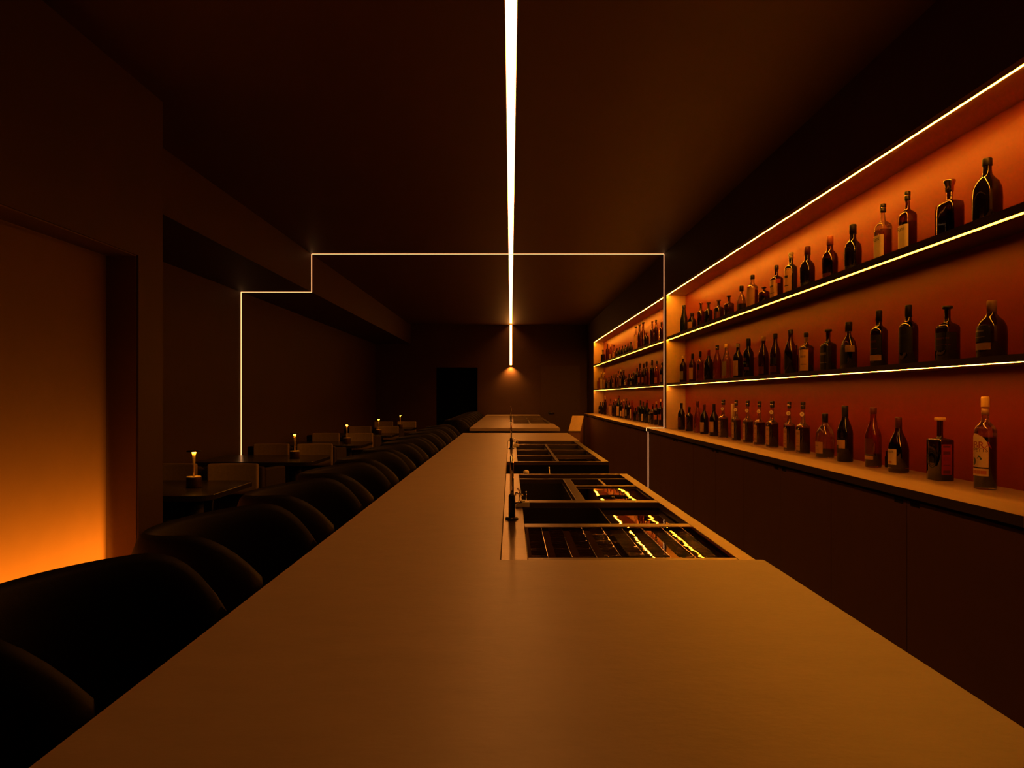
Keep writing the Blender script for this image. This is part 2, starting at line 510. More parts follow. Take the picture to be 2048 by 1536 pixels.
MB().prism(poly, ZBAR - 0.036, ZBAR).build('stone_top', M['stone'], b2, 0.0015)
fm = MB()
fm.box(-0.27, -0.03, 8.41 - 11.4, 14.4 - 11.4, 0.0, ZBAR - 0.036)
fm.box(-0.03, 0.53, 8.41 - 11.4, 9.69 - 11.4, 0.0, ZBAR - 0.036)
fm.box(-0.03, 0.53, 13.9 - 11.4, 14.4 - 11.4, 0.0, ZBAR - 0.036)
fm.build('bar_front', M['front'], b2)

# ------------------------------------------------------------------ steel sink stations
SZ = ZBAR - 0.002
SXL, SXR = -0.0235, 0.573
def carcass(t, y0, y1, yo):
    c = MB()
    c.box(SXR - 0.012, SXR, y0 - yo, y1 - yo, 0.08, SZ - 0.021)
    c.box(SXL, SXR - 0.012, y0 - yo, y0 + 0.006 - yo, 0.08, SZ - 0.021)
    c.box(SXL, SXR - 0.012, y1 - 0.006 - yo, y1 - yo, 0.08, SZ - 0.021)
    c.box(SXL, SXR - 0.012, y0 + 0.006 - yo, y1 - 0.006 - yo, 0.08, 0.10)
    c.build('carcass', M['gunmetal'], t)
    for x in (0.03, SXR - 0.06):
        for y in (y0 + 0.05, y1 - 0.09):
            box('foot', M['gunmetal'], x, x + 0.04, y - yo, y + 0.04 - yo, 0.0, 0.08, t)

def rims(t, yo, rects):
    r = MB()
    for x0, x1, y0, y1 in rects:
        r.box(x0, x1, y0 - yo, y1 - yo, SZ - 0.02, SZ)
    return r.build('steel_rim', M['steel'], t, 0.0015)

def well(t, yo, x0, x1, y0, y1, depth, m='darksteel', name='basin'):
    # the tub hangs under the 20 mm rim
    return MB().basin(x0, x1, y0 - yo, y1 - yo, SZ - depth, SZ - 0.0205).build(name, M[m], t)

# station 1: perforated drainer, ice well, rinser
Y0, Y1 = 1.632, 3.45
s1 = thing('sink_station', 'steel bar sink nearest the camera with slotted drainer and round rinser', 'sink', (0, Y0, 0))
carcass(s1, Y0, Y1, Y0)
XT0, XT1 = 0.040, 0.533
rims(s1, Y0, [(SXL, XT0, Y0, Y1), (XT1, SXR, Y0, Y1), (XT0, XT1, Y0, 1.657), (XT0, XT1, 2.05, 2.10), (XT0, XT1, 2.52, 2.575),
              (0.24, 0.275, 2.575, 3.23), (XT0, XT1, 3.23, 3.252), (XT0, XT1, 3.425, Y1), (0.275, XT1, 2.975, 3.0), (0.40, 0.412, 3.0, 3.23)])
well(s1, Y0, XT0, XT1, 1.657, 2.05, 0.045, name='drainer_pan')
dg = MB()                                                   # drainer frame
dg.box(XT0 + 0.002, XT0 + 0.010, 1.659 - Y0, 2.048 - Y0, SZ - 0.010, SZ - 0.001)
dg.box(XT1 - 0.010, XT1 - 0.002, 1.659 - Y0, 2.048 - Y0, SZ - 0.010, SZ - 0.001)
dg.box(XT0 + 0.010, XT1 - 0.010, 1.659 - Y0, 1.665 - Y0, SZ - 0.010, SZ - 0.001)
dg.box(XT0 + 0.010, XT1 - 0.010, 2.042 - Y0, 2.048 - Y0, SZ - 0.010, SZ - 0.001)
gr = dg.build('drainer_frame', M['polish'], s1)
nb = 8
pitch = (XT1 - XT0 - 0.02) / nb
for k in range(nb):
    xa = XT0 + 0.010 + pitch * (k + 0.68)
    MB().box(xa, xa + pitch * 0.32, 1.665 - Y0, 2.042 - Y0, SZ - 0.0068, SZ - 0.0058).build('drainer_strip', M['stripsteel'], gr)
sl_ = MB()
ns = 30
for k in range(ns):
    ya = 1.668 + (2.040 - 1.668) * k / ns
    dz = 0.0007 * math.sin(k * 0.9)
    vs0 = len(sl_.v)
    n = 16
    for q in range(n):                                      # slightly wavy bars
        x0 = XT0 + 0.010 + (XT1 - XT0 - 0.02) * q / n
        x1 = XT0 + 0.010 + (XT1 - XT0 - 0.02) * (q + 1) / n
        za = SZ - 0.0075 + 0.0012 * math.sin(x0 * 17 + ya * 5) + dz
        zb_ = SZ - 0.0075 + 0.0012 * math.sin(x1 * 17 + ya * 5) + dz
        h = 0.0075
        v = [(x0, ya, za - 0.003), (x1, ya, zb_ - 0.003), (x1, ya + h, zb_ - 0.003), (x0, ya + h, za - 0.003),
             (x0, ya, za), (x1, ya, zb_), (x1, ya + h, zb_), (x0, ya + h, za)]
        sl_.add([(a, b - Y0, c) for a, b, c in v], [(0, 3, 2, 1), (4, 5, 6, 7), (0, 1, 5, 4), (2, 3, 7, 6)], True)
so_ = sl_.build('drainer_slats', M['polish'], gr)
so_['kind'] = 'stuff'
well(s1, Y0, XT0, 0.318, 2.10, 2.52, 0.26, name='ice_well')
well(s1, Y0, 0.318, XT1, 2.10, 2.52, 0.0240, 'polish', 'shallow_tray')
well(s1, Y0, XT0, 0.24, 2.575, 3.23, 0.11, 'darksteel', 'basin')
# rinser plate with a round hole
rp = MB()
RXc, RYc, RR = 0.393, 2.70, 0.062
n = 32
x0, x1, y0, y1 = 0.277, XT1 - 0.002, 2.577, 2.973
inner = [(RXc + RR * math.cos(2 * PI * k / n), RYc + RR * math.sin(2 * PI * k / n)) for k in range(n)]
outer = []
for k in range(n):
    dx, dy = math.cos(2 * PI * k / n), math.sin(2 * PI * k / n)
    tt = min(((x1 - RXc) / dx) if dx > 1e-6 else ((x0 - RXc) / dx if dx < -1e-6 else 9), ((y1 - RYc) / dy) if dy > 1e-6 else ((y0 - RYc) / dy if dy < -1e-6 else 9))
    outer.append((RXc + dx * tt, RYc + dy * tt))
for cx_, cy_ in ((x0, y0), (x1, y0), (x1, y1), (x0, y1)):
    j = min(range(n), key=lambda q: (outer[q][0] - cx_) ** 2 + (outer[q][1] - cy_) ** 2)
    outer[j] = (cx_, cy_)
zz = SZ - 0.006
rp.add([(x, y - Y0, zz) for x, y in outer] + [(x, y - Y0, zz) for x, y in inner] + [(x, y - Y0, zz - 0.004) for x, y in outer] + [(x, y - Y0, zz - 0.05) for x, y in inner],
       [(k, (k + 1) % n, n + (k + 1) % n, n + k) for k in range(n)] + [(n + k, n + (k + 1) % n, 3 * n + (k + 1) % n, 3 * n + k) for k in range(n)]
       + [((k + 1) % n, k, 2 * n + k, 2 * n + (k + 1) % n) for k in range(n)])
rpo = rp.build('rinser_plate', M['polish'], s1)
rs = MB().lathe([(RR - 0.001, 0.0), (RR - 0.001, 0.003)], (RXc, RYc - Y0, SZ - 0.05), 28)
for k in range(6):
    a = PI * k / 6
    rs.tube([(RXc - 0.055 * math.cos(a), RYc - Y0 - 0.055 * math.sin(a), SZ - 0.018), (RXc + 0.055 * math.cos(a), RYc - Y0 + 0.055 * math.sin(a), SZ - 0.018)], 0.0022, 6)
rs.lathe([(0.010, 0.0), (0.010, 0.02), (0.006, 0.026)], (RXc, RYc - Y0, SZ - 0.03), 12)
rs.build('rinser_star', M['gunmetal'], rpo)
well(s1, Y0, 0.275, 0.40, 3.0, 3.23, 0.14)
well(s1, Y0, 0.412, XT1, 3.0, 3.23, 0.14)
well(s1, Y0, XT0, XT1, 3.252, 3.425, 0.09, name='bottle_trough')

# station 2
Y0b, Y1b = 4.09, 5.985
s2 = thing('sink_station', 'second steel bar sink, beyond the gap in the long bar', 'sink', (0, Y0b, 0))
carcass(s2, Y0b, Y1b, Y0b)
rims(s2, Y0b, [(SXL, XT0, Y0b, Y1b), (XT1, SXR, Y0b, Y1b), (XT0, XT1, Y0b, 4.115), (0.268, 0.285, 4.115, 5.57), (XT0, 0.268, 4.52, 4.535), (0.285, XT1, 4.52, 4.535),
               (XT0, 0.268, 4.98, 4.995), (0.285, XT1, 4.98, 4.995), (XT0, XT1, 5.57, 5.60), (XT0, XT1, 5.955, Y1b)])
well(s2, Y0b, XT0, 0.268, 4.115, 4.52, 0.16)
well(s2, Y0b, 0.285, XT1, 4.115, 4.52, 0.03, 'polish', 'shallow_tray')
well(s2, Y0b, XT0, 0.268, 4.535, 4.98, 0.2)
well(s2, Y0b, 0.285, XT1, 4.535, 4.98, 0.2)
well(s2, Y0b, XT0, 0.268, 4.995, 5.57, 0.12)
well(s2, Y0b, 0.285, XT1, 4.995, 5.57, 0.12)
well(s2, Y0b, XT0, XT1, 5.60, 5.955, 0.09, name='bottle_trough')
s3 = copy_tree(s2)
s3.location = (0, 9.735, 0)
s3['label'] = 'first steel sink set into the farther stone bar'
s4 = copy_tree(s2)
s4.location = (0, 11.98, 0)
s4['label'] = 'last steel sink of the farther bar, nearest the back wall'
# low shelf in the gap between the first two stations
gs = thing('gap_shelf', 'low dark shelf in the gap between the two sinks of the long bar', 'shelf', (0.27, 3.77, 0))
box('board', M['gunmetal'], -0.27, 0.28, -0.315, 0.315, 0.70, 0.715, gs)
for x in (-0.25, 0.24):
    for y in (-0.30, 0.28):
        box('leg', M['gunmetal'], x, x + 0.02, y, y + 0.02, 0.0, 0.70, gs)
sq = thing('squeeze_bottle', 'small dark bottle with pale cap in the gap between the sinks', 'bottle', (0.085, 3.86, 0.715))
MB().lathe([(0.030, 0), (0.034, 0.01), (0.034, 0.115), (0.018, 0.14), (0.014, 0.15)], (0, 0, 0), 18).build('body', M['gunmetal'], sq)
MB().lathe([(0.016, 0.148), (0.016, 0.172), (0.008, 0.178)], (0, 0, 0), 14).build('cap', M['cream'], sq)
bs = thing('bar_spoon', 'thin steel bar spoon leaning in a cup between the sinks', 'spoon', (0.215, 3.84, 0.715))
MB().lathe([(0.022, 0), (0.026, 0.09), (0.024, 0.09), (0.020, 0.004)], (0, 0, 0), 16, cap1=False).build('cup', M['gunmetal'], bs)
MB().tube([(0.012, 0, 0.01), (-0.006, 0.0, 0.20)], 0.0035, 8).build('rod', M['chrome'], bs)

# faucets
def faucet(y, label):
    t = thing('faucet', label, 'faucet', (0.0035, y, SZ), 0, 'faucets along the sinks')
    MB().lathe([(0.020, 0), (0.020, 0.005), (0.016, 0.009)], (0, 0, 0), 20).build('flange', M['gunmetal'], t)
    MB().lathe([(0.0105, 0.009), (0.0105, 0.074), (0.007, 0.079)], (0, 0, 0), 20).build('sleeve', M['gunmetal'], t)
    pts = [(0, 0, 0.079), (0, 0, 0.16)] + [(0, 0.03 * (1 - math.cos(a)), 0.16 + 0.03 * math.sin(a)) for a in [PI * k / 10 for k in range(1, 11)]] + [(0, 0.06, 0.14)]
    MB().tube(pts, 0.0062, 12).build('spout', M['chrome'], t)
    MB().tube([(0.010, 0, 0.05), (0.032, 0, 0.056)], 0.0035, 8).build('lever', M['chrome'], t)
    return t
faucet(2.167, 'slim chrome faucet nearest the camera beside the slotted drainer')
faucet(5.09, 'slim chrome faucet beside the second sink of the long bar')
faucet(10.6, 'slim chrome faucet on the farther bar by its first sink')
faucet(12.9, 'slim chrome faucet on the farther bar by its last sink')
def valve(y, label):
    t = thing('valve_block', label, 'valve', (0.036, y, SZ), 0, 'valve blocks by the faucets')
    MB().box(-0.020, 0.028, -0.013, 0.013, 0.0, 0.018).box(-0.010, 0.014, -0.011, 0.011, 0.018, 0.023).build('block', M['cream'], t, 0.002)
    MB().tube([(0.018, 0, 0.017), (0.018, 0, 0.052)], 0.0016, 8).tube([(0.013, 0, 0.052), (0.023, 0, 0.052)], 0.0018, 8).build('pin', M['chrome'], t)
    v = MB().tube([(-0.006, 0, 0.021), (-0.006, 0, 0.060)], 0.0022, 8)
    v.tube([(-0.018, 0, 0.048), (0.008, 0, 0.040)], 0.0028, 8).tube([(-0.012, 0, 0.064), (0.002, 0, 0.034)], 0.0024, 8).tube([(-0.020, 0.0, 0.036), (-0.020, 0, 0.05)], 0.003, 8)
    v.build('valve_cross', M['chrome'], t)
    return t
valve(2.42, 'cream block with chrome valve and pin beside the nearest faucet')
valve(5.30, 'cream block with chrome valve and pin beside the second faucet')

# ------------------------------------------------------------------ bar stools
def tub_mesh(R, th, z0, ztop, a0, a1, nseg=36, drop=0.10):
    m = MB()
    prof = [(R - 0.02, z0), (R - 0.004, z0 + 0.06), (R, z0 + 0.2)]
    vs_, fs_ = [], []
    ring = 0
    for i in range(nseg + 1):
        a = a0 + (a1 - a0) * i / nseg
        e = min(i, nseg - i) / nseg * 2
        k = 1 - max(0.0, 1 - e / 0.35) ** 2
        zt = ztop - drop * (1 - k) - 0.030 * (abs(math.cos(a / 2 + 0)) * 0 + (1 + math.cos(a - PI)) / 2) ** 2
        zt -= 0.0
        sec = [(R - 0.030, z0), (R - 0.006, z0 + 0.05), (R, z0 + (zt - z0) * 0.6), (R - 0.002, zt - 0.05), (R - 0.014, zt - 0.014), (R - th * 0.5, zt),
               (R - th + 0.014, zt - 0.014), (R - th, zt - 0.05), (R - th, z0 + 0.02), (R - th, z0)]
        ring = len(sec)
        for r, z in sec:
            vs_.append((r * math.cos(a), r * math.sin(a), z))
    for i in range(nseg):
        for q in range(ring):
            q2 = (q + 1) % ring
            fs_.append((i * ring + q, (i + 1) * ring + q, (i + 1) * ring + q2, i * ring + q2))
    m.add(vs_, fs_, True)
    m.f.append(tuple(range(ring))); m.sm.append(False)
    m.f.append(tuple(nseg * ring + q for q in reversed(range(ring)))); m.sm.append(False)
    return m
st = thing('bar_stool', 'x', 'stool', (0, 0, 0), 0, 'tub bar stools along the bar')
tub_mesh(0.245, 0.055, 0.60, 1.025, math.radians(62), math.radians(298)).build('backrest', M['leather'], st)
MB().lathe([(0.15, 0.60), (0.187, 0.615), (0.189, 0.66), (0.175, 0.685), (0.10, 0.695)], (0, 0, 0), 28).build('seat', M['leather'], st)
MB().lathe([(0.03, 0.02), (0.025, 0.60)], (0, 0, 0), 16).build('post', M['blackmetal'], st)
MB().lathe([(0.20, 0.0), (0.20, 0.008), (0.06, 0.018), (0.03, 0.03)], (0, 0, 0), 28).build('base', M['blackmetal'], st)
MB().tube([(0.17 * math.cos(a), 0.17 * math.sin(a), 0.25) for a in [2 * PI * k / 28 for k in range(29)]], 0.010, 8).build('foot_ring', M['blackmetal'], st)
ys1 = [1.03 + 0.59 * k for k in range(11)]
ys2 = [8.95 + 0.59 * k for k in range(8)]
for i, y in enumerate(ys1 + ys2):
    o = st if i == 0 else copy_tree(st)
    o.location = (-0.622, y + 0.035, 0)
    if i == 0:
        o['label'] = 'dark padded tub bar stool nearest the camera in front of the glowing recess'
    elif i < 11:
        o['label'] = f'dark padded tub bar stool at the long bar, {ORD[i + 1]} from the glowing recess'
    else:
        o['label'] = f'dark padded tub stool at the farther bar, {ORD[i - 10]} after the gap between bars'

# ------------------------------------------------------------------ tables, lamps, chairs
def table(y, label):
    t = thing('dining_table', label, 'table', (-2.165, y, 0), 0, 'dark tables along the left wall')
    poly = rounded([(-0.50, -0.36), (0.50, -0.36), (0.50, 0.36), (-0.50, 0.36)], 0.10, 6)
    MB().prism(poly, 0.718, 0.75).build('tabletop', M['tabletop'], t, 0.003)
    for x in (-0.25, 0.255):
        MB().lathe([(0.055, 0.012), (0.055, 0.718)], (x, 0, 0), 20).build('pedestal', M['blackmetal'], t)
        MB().lathe([(0.19, 0), (0.19, 0.008), (0.06, 0.012)], (x, 0, 0), 28).build('foot', M['blackmetal'], t)
    return t
def lamp(y, label):
    t = thing('table_lamp', label, 'lamp', (-1.91, y, 0.75), 0, 'small disc lamps on the tables')
    MB().lathe([(0.040, 0), (0.0425, 0.003), (0.0425, 0.060), (0.0415, 0.064)], (0, 0, 0), 28).build('base', M['lampbase'], t)
    MB().lathe([(0.0405, 0.0642), (0.0405, 0.067), (0.006, 0.0675)], (0, 0, 0), 28).build('base_plate', M['brass'], t)
    MB().lathe([(0.0055, 0.067), (0.0065, 0.15), (0.0085, 0.19), (0.0125, 0.212)], (0, 0, 0), 16).build('stem', M['lampstem'], t)
    MB().lathe([(0.0405, 0.2155), (0.0415, 0.2155), (0.0415, 0.2225), (0.02, 0.225)], (0, 0, 0), 28).build('shade', M['blackmetal'], t)
    MB().lathe([(0.0165, 0.2142), (0.0165, 0.2154)], (0, 0, 0), 20).build('light_ring', M['e_table'], t)
    return t
YT = [4.22 + 1.97 * k for k in range(5)]
for i, y in enumerate(YT):
    nm = ['nearest the glowing recess', 'second from the glowing recess', 'third from the glowing recess', 'fourth from the glowing recess', 'last, nearest the dark doorway'][i]
    table(y, f'dark table with rounded corners along the left wall, {nm}')
    lamp(y, f'small lit lamp with flat disc shade on the table {nm}')
# armless chair, beige back pad, facing the camera side
dc = thing('dining_chair', 'x', 'chair', (0, 0, 0), 0, 'armless beige chairs beyond each table')
box('seat', M['darkfab'], -0.185, 0.185, -0.40, 0.0, 0.41, 0.47, dc, 0.02)
bp_ = MB()
n = 8
vs_, fs_ = [], []
for i in range(n + 1):                                       # gently curved pad
    x = -0.168 + 0.336 * i / n
    yy = 0.0 - 0.035 * (abs(x) / 0.168) ** 2
    for (dy, z) in ((0.0, 0.632), (0.0, 0.845), (0.045, 0.845), (0.045, 0.632)):
        vs_.append((x, yy + dy, z))
for i in range(n):
    for q in range(4):
        q2 = (q + 1) % 4
        fs_.append((i * 4 + q, (i + 1) * 4 + q, (i + 1) * 4 + q2, i * 4 + q2))
fs_ += [(0, 1, 2, 3), (n * 4 + 3, n * 4 + 2, n * 4 + 1, n * 4)]
bp_.add(vs_, fs_).build('backrest', M['fabric'], dc, 0.012, 3)
for s in (-1, 1):
    MB().tube([(s * 0.16, -0.02, 0.0), (s * 0.155, 0.0, 0.45), (s * 0.145, 0.03, 0.80)], 0.012, 8).build('leg', M['blackmetal'], dc)
    MB().tube([(s * 0.165, -0.38, 0.0), (s * 0.16, -0.37, 0.42)], 0.012, 8).build('leg', M['blackmetal'], dc)
# upholstered armchair facing the table, seen from behind
ac = thing('armchair', 'x', 'chair', (0, 0, 0), 0, 'dark armchairs before each table')
box('backrest', M['darkfab'], -0.205, 0.205, 0.0, 0.075, 0.38, 0.815, ac, 0.015)
for s in (-1, 1):
    a, b = (0.150, 0.205) if s > 0 else (-0.205, -0.150)
    v = [(a, 0.0752, 0.38), (b, 0.0752, 0.38), (b, 0.52, 0.38), (a, 0.52, 0.38), (a, 0.0752, 0.80), (b, 0.0752, 0.80), (b, 0.50, 0.775), (a, 0.50, 0.775)]
    MB().add(v, [(0, 3, 2, 1), (4, 5, 6, 7), (0, 1, 5, 4), (1, 2, 6, 5), (2, 3, 7, 6), (3, 0, 4, 7)]).build('arm', M['darkfab'], ac, 0.012)
box('seat', M['darkfab'], -0.148, 0.148, 0.077, 0.52, 0.37, 0.46, ac, 0.015)
for x in (-0.17, 0.17):
    for y in (0.05, 0.47):
        MB().tube([(x, y, 0.0), (x, y, 0.385)], [0.010, 0.014], 8).build('leg', M['blackmetal'], ac)
fd, fa = True, True
for i, y in enumerate(YT):
    for j, x in enumerate((-1.872, -2.287)):
        o = dc if fd else copy_tree(dc)
        fd = False
        o.location = (x, y + 0.515, 0)
        side = 'aisle' if j == 0 else 'wall'
        o['label'] = f'armless chair with beige back pad, {side} side, beyond {ORD[i + 1]} table from recess'
    if i > 0 and y < 13:
        for j, x in enumerate((-1.908, -2.345)):
            o = ac if fa else copy_tree(ac)
            fa = False
            o.location = (x, y - 1.395, 0)
            side = 'aisle' if j == 0 else 'wall'
            o['label'] = f'dark armchair, {side} side, facing the {ORD[i + 1]} table from the recess'
# sloped stand at the far end of the aisle
hs = thing('service_stand', 'narrow dark stand with a sloped wooden top beyond the gap in the bar', 'stand', (1.115, 12.3, 0), -math.radians(12))
MB().add([(-0.09, 0, 0), (0.10, 0, 0), (0.10, 0.55, 0), (-0.09, 0.55, 0), (-0.09, 0, 0.675), (0.10, 0, 0.675), (0.10, 0.55, 0.92), (-0.09, 0.55, 0.92)],
         [(0, 3, 2, 1), (4, 5, 6, 7), (0, 1, 5, 4), (1, 2, 6, 5), (2, 3, 7, 6), (3, 0, 4, 7)]).build('body', M['cab'], hs)
MB().add([(-0.10, -0.012, 0.676), (0.11, -0.012, 0.676), (0.11, 0.56, 0.926), (-0.10, 0.56, 0.926), (-0.10, -0.018, 0.692), (0.11, -0.018, 0.692), (0.11, 0.55, 0.942), (-0.10, 0.55, 0.942)],
         [(0, 3, 2, 1), (4, 5, 6, 7), (0, 1, 5, 4), (1, 2, 6, 5), (2, 3, 7, 6), (3, 0, 4, 7)]).build('sloped_top', M['oak'], hs)

#BOTTLES
# ------------------------------------------------------------------ bottles
# profile rows: (radius as a share of the body's, height as a share of the bottle's, squareness)
PROF = {
 'wine':   [(.93, 0, 0), (1, .015, 0), (1, .58, 0), (.93, .64, 0), (.70, .70, 0), (.45, .755, 0), (.36, .80, 0), (.35, .95, 0), (.38, .955, 0), (.38, .99, 0)],
 'champ':  [(.95, 0, 0), (1, .015, 0), (1, .40, 0), (.93, .50, 0), (.76, .60, 0), (.52, .74, 0), (.38, .86, 0), (.34, .93, 0), (.40, .94, 0), (.40, .99, 0)],
 'spirit': [(.95, 0, 0), (1, .012, 0), (1, .60, 0), (.96, .645, 0), (.82, .68, 0), (.55, .71, 0), (.38, .735, 0), (.33, .78, 0), (.33, .98, 0)],
 'squarish': [(.95, 0, .75), (1, .012, .8), (1, .60, .8), (.96, .635, .7), (.80, .665, .5), (.50, .695, .2), (.36, .72, 0), (.32, .78, 0), (.32, .98, 0)],
 'box':    [(.97, 0, .97), (1, .012, .97), (1, .63, .97), (.98, .655, .95), (.55, .668, .5), (.33, .68, 0), (.31, .72, 0), (.31, .98, 0)],
 'bell':   [(.95, 0, .8), (1, .012, .85), (1, .50, .85), (.96, .535, .8), (.72, .555, .5), (.50, .585, .2), (.38, .65, 0), (.33, .73, 0), (.30, .80, 0), (.30, .98, 0)],
 'squat':  [(.93, 0, .3), (1, .02, .35), (1, .62, .35), (.94, .70, .3), (.70, .76, .2), (.35, .80, 0), (.25, .84, 0), (.25, .98, 0)],
 'flask':  [(.86, 0, .5), (.97, .02, .5), (1, .30, .4), (.97, .46, .3), (.86, .57, .2), (.62, .65, .1), (.38, .70, 0), (.30, .75, 0), (.30, .98, 0)],
 'cognac': [(.92, 0, 0), (1, .015, 0), (1, .40, 0), (.95, .48, 0), (.78, .58, 0), (.55, .67, 0), (.36, .75, 0), (.30, .82, 0), (.30, .98, 0)],
 'tallsh': [(.94, 0, 0), (1, .012, 0), (1, .50, 0), (.96, .55, 0), (.78, .64, 0), (.55, .72, 0), (.40, .78, 0), (.37, .83, 0), (.37, .98, 0)],
 'slim':   [(.95, 0, 0), (1, .01, 0), (1, .62, 0), (.90, .66, 0), (.62, .69, 0), (.52, .72, 0), (.50, .98, 0)],
 'sherry': [(.86, 0, 0), (.93, .015, 0), (1, .42, 0), (.98, .52, 0), (.86, .595, 0), (.60, .65, 0), (.43, .685, 0), (.38, .72, 0), (.37, .98, 0)],
 'jug':    [(.90, 0, .2), (.98, .02, .2), (1, .40, .2), (.97, .54, .15), (.80, .64, .1), (.52, .71, 0), (.36, .76, 0), (.31, .82, 0), (.31, .98, 0)],
 'decanter': [(.97, 0, .9), (1, .015, .9), (1, .52, .9), (.96, .60, .85), (.66, .635, .6), (.34, .655, .1), (.28, .68, 0), (.28, .98, 0)],
 'carton': [(1, 0, .985), (1, .985, .985), (.98, 1.0, .985)],
}
RECT = {'box': .78, 'bell': .80, 'squarish': .9, 'decanter': .62, 'flask': .62, 'carton': 0.8, 'squat': .8}
# caps: kind -> rows (radius as a share of the neck's, height as a share of the bottle's)
def cap_rows(kind, rn, h):
    if kind == 'stopper':
        return [(rn * .9, .935 * h), (rn * .95, .945 * h), (rn * 1.55, .95 * h), (rn * 1.6, .965 * h), (rn * 1.6, h), (rn * 1.3, h + .001)]
    if kind == 'flare':
        return [(rn * 1.05, .80 * h), (rn * 1.1, .90 * h), (rn * 1.5, .96 * h), (rn * 1.55, .99 * h), (rn * 1.45, h)]
    if kind == 'knob':
        return [(rn * .9, .90 * h), (rn * 1.5, .93 * h), (rn * 1.7, .96 * h), (rn * 1.0, h)]
    if kind == 'long':
        return [(rn * 1.10, .80 * h), (rn * 1.12, .985 * h), (rn * 1.0, h)]
    if kind == 'cork':
        return [(rn * 1.5, .955 * h), (rn * 1.55, .96 * h), (rn * 1.55, .995 * h), (rn * 1.4, h)]
    if kind == 'ringed':
        return [(rn * 1.08, .86 * h), (rn * 1.18, .87 * h), (rn * 1.18, .915 * h), (rn * 1.05, .92 * h), (rn * 1.2, .935 * h), (rn * 1.22, .99 * h), (rn * 1.0, h)]
    return [(rn * 1.12, .885 * h), (rn * 1.16, .89 * h), (rn * 1.16, .985 * h), (rn * 1.0, h)]

def sup(a, sq):
    c, s = math.cos(a), math.sin(a)
    if sq < .02:
        return c, s
    n = 2.0 / (1.0 - sq * .86)
    d = (abs(c) ** n + abs(s) ** n) ** (1.0 / n)
    return c / d, s / d

def interp(prof, zf):
    for (r0, z0, s0), (r1, z1, s1) in zip(prof[:-1], prof[1:]):
        if z0 <= zf <= z1:
            t = (zf - z0) / max(1e-6, z1 - z0)
            return r0 + (r1 - r0) * t, s0 + (s1 - s0) * t
    return prof[-1][0], prof[-1][2]

def shell(prof, rx, ry, h, seg, k=1.0, z0f=0.0, z1f=1.0, lift=0.0):
    rows = [p for p in prof if z0f < p[1] < z1f]
    rows = [(*[(interp(prof, z0f)[0]), z0f], interp(prof, z0f)[1])] + rows + [(*[(interp(prof, z1f)[0]), z1f], interp(prof, z1f)[1])]
    m = MB()
    vs_, fs_ = [], []
    for r, z, sq in rows:
        for q in range(seg):
            x, y = sup(2 * PI * (q + .5) / seg, sq)
            vs_.append((x * rx * r * k, y * ry * r * k, z * h + lift))
    n = len(rows)
    for i in range(n - 1):
        for q in range(seg):
            q2 = (q + 1) % seg
            fs_.append((i * seg + q, i * seg + q2, (i + 1) * seg + q2, (i + 1) * seg + q))
    m.add(vs_, fs_, True)
    m.f.append(tuple(reversed(range(seg)))); m.sm.append(False)
    m.f.append(tuple((n - 1) * seg + q for q in range(seg))); m.sm.append(False)
    return m

def patch(prof, rx, ry, h, z0, z1, a0, a1, k, arch=False, nz=5, na=14):
    """sheet that follows the bottle wall; angle 0 faces the room (-X), positive towards the camera (-Y)"""
    m = MB()
    vs_, fs_ = [], []
    for i in range(nz + 1):
        zf = z0 + (z1 - z0) * i / nz
        r, sq = interp(prof, zf)
        t = i / nz
        sh = 1.0
        if arch and t > .55:
            sh = math.sqrt(max(0.02, 1 - ((t - .55) / .45) ** 2))
        am = (a0 + a1) / 2
        for j in range(na + 1):
            a = math.radians(am + (a0 - am) * sh + (a1 - a0) * sh * j / na)
            x, y = sup(a, sq)
            vs_.append((-x * rx * r * k, -y * ry * r * k, zf * h))
    for i in range(nz):
        for j in range(na):
            p = i * (na + 1) + j
            fs_.append((p, p + na + 1, p + na + 2, p + 1))
    return m.add(vs_, fs_, True)

def letters(body, txt, R, zc, hh, a0, m, flat=None):
    """lettering laid on the label; flat=(x or None, ...) keeps it on a plane face"""
    cu = bpy.data.curves.new('lettering', 'FONT')
    cu.body = txt
    cu.size = hh
    o = bpy.data.objects.new('lettering', cu)
    COL.objects.link(o)
    dg_ = bpy.context.evaluated_depsgraph_get()
    me = o.evaluated_get(dg_).to_mesh()
    vs_ = [v.co.copy() for v in me.vertices]
    fs_ = [tuple(p.vertices) for p in me.polygons]
    o.evaluated_get(dg_).to_mesh_clear()
    bpy.data.objects.remove(o)
    bpy.data.curves.remove(cu)
    if not vs_:
        return
    xm = (min(v.x for v in vs_) + max(v.x for v in vs_)) / 2
    mb = MB()
    out = []
    for v in vs_:
        if flat is None:
            a = math.radians(a0) + (v.x - xm) / R
            out.append((-R * math.cos(a), -R * math.sin(a), zc + v.y))
        else:
            out.append((flat, -(v.x - xm), zc + v.y))
    mb.add(out, fs_)
    return mb.build('lettering', m, body)

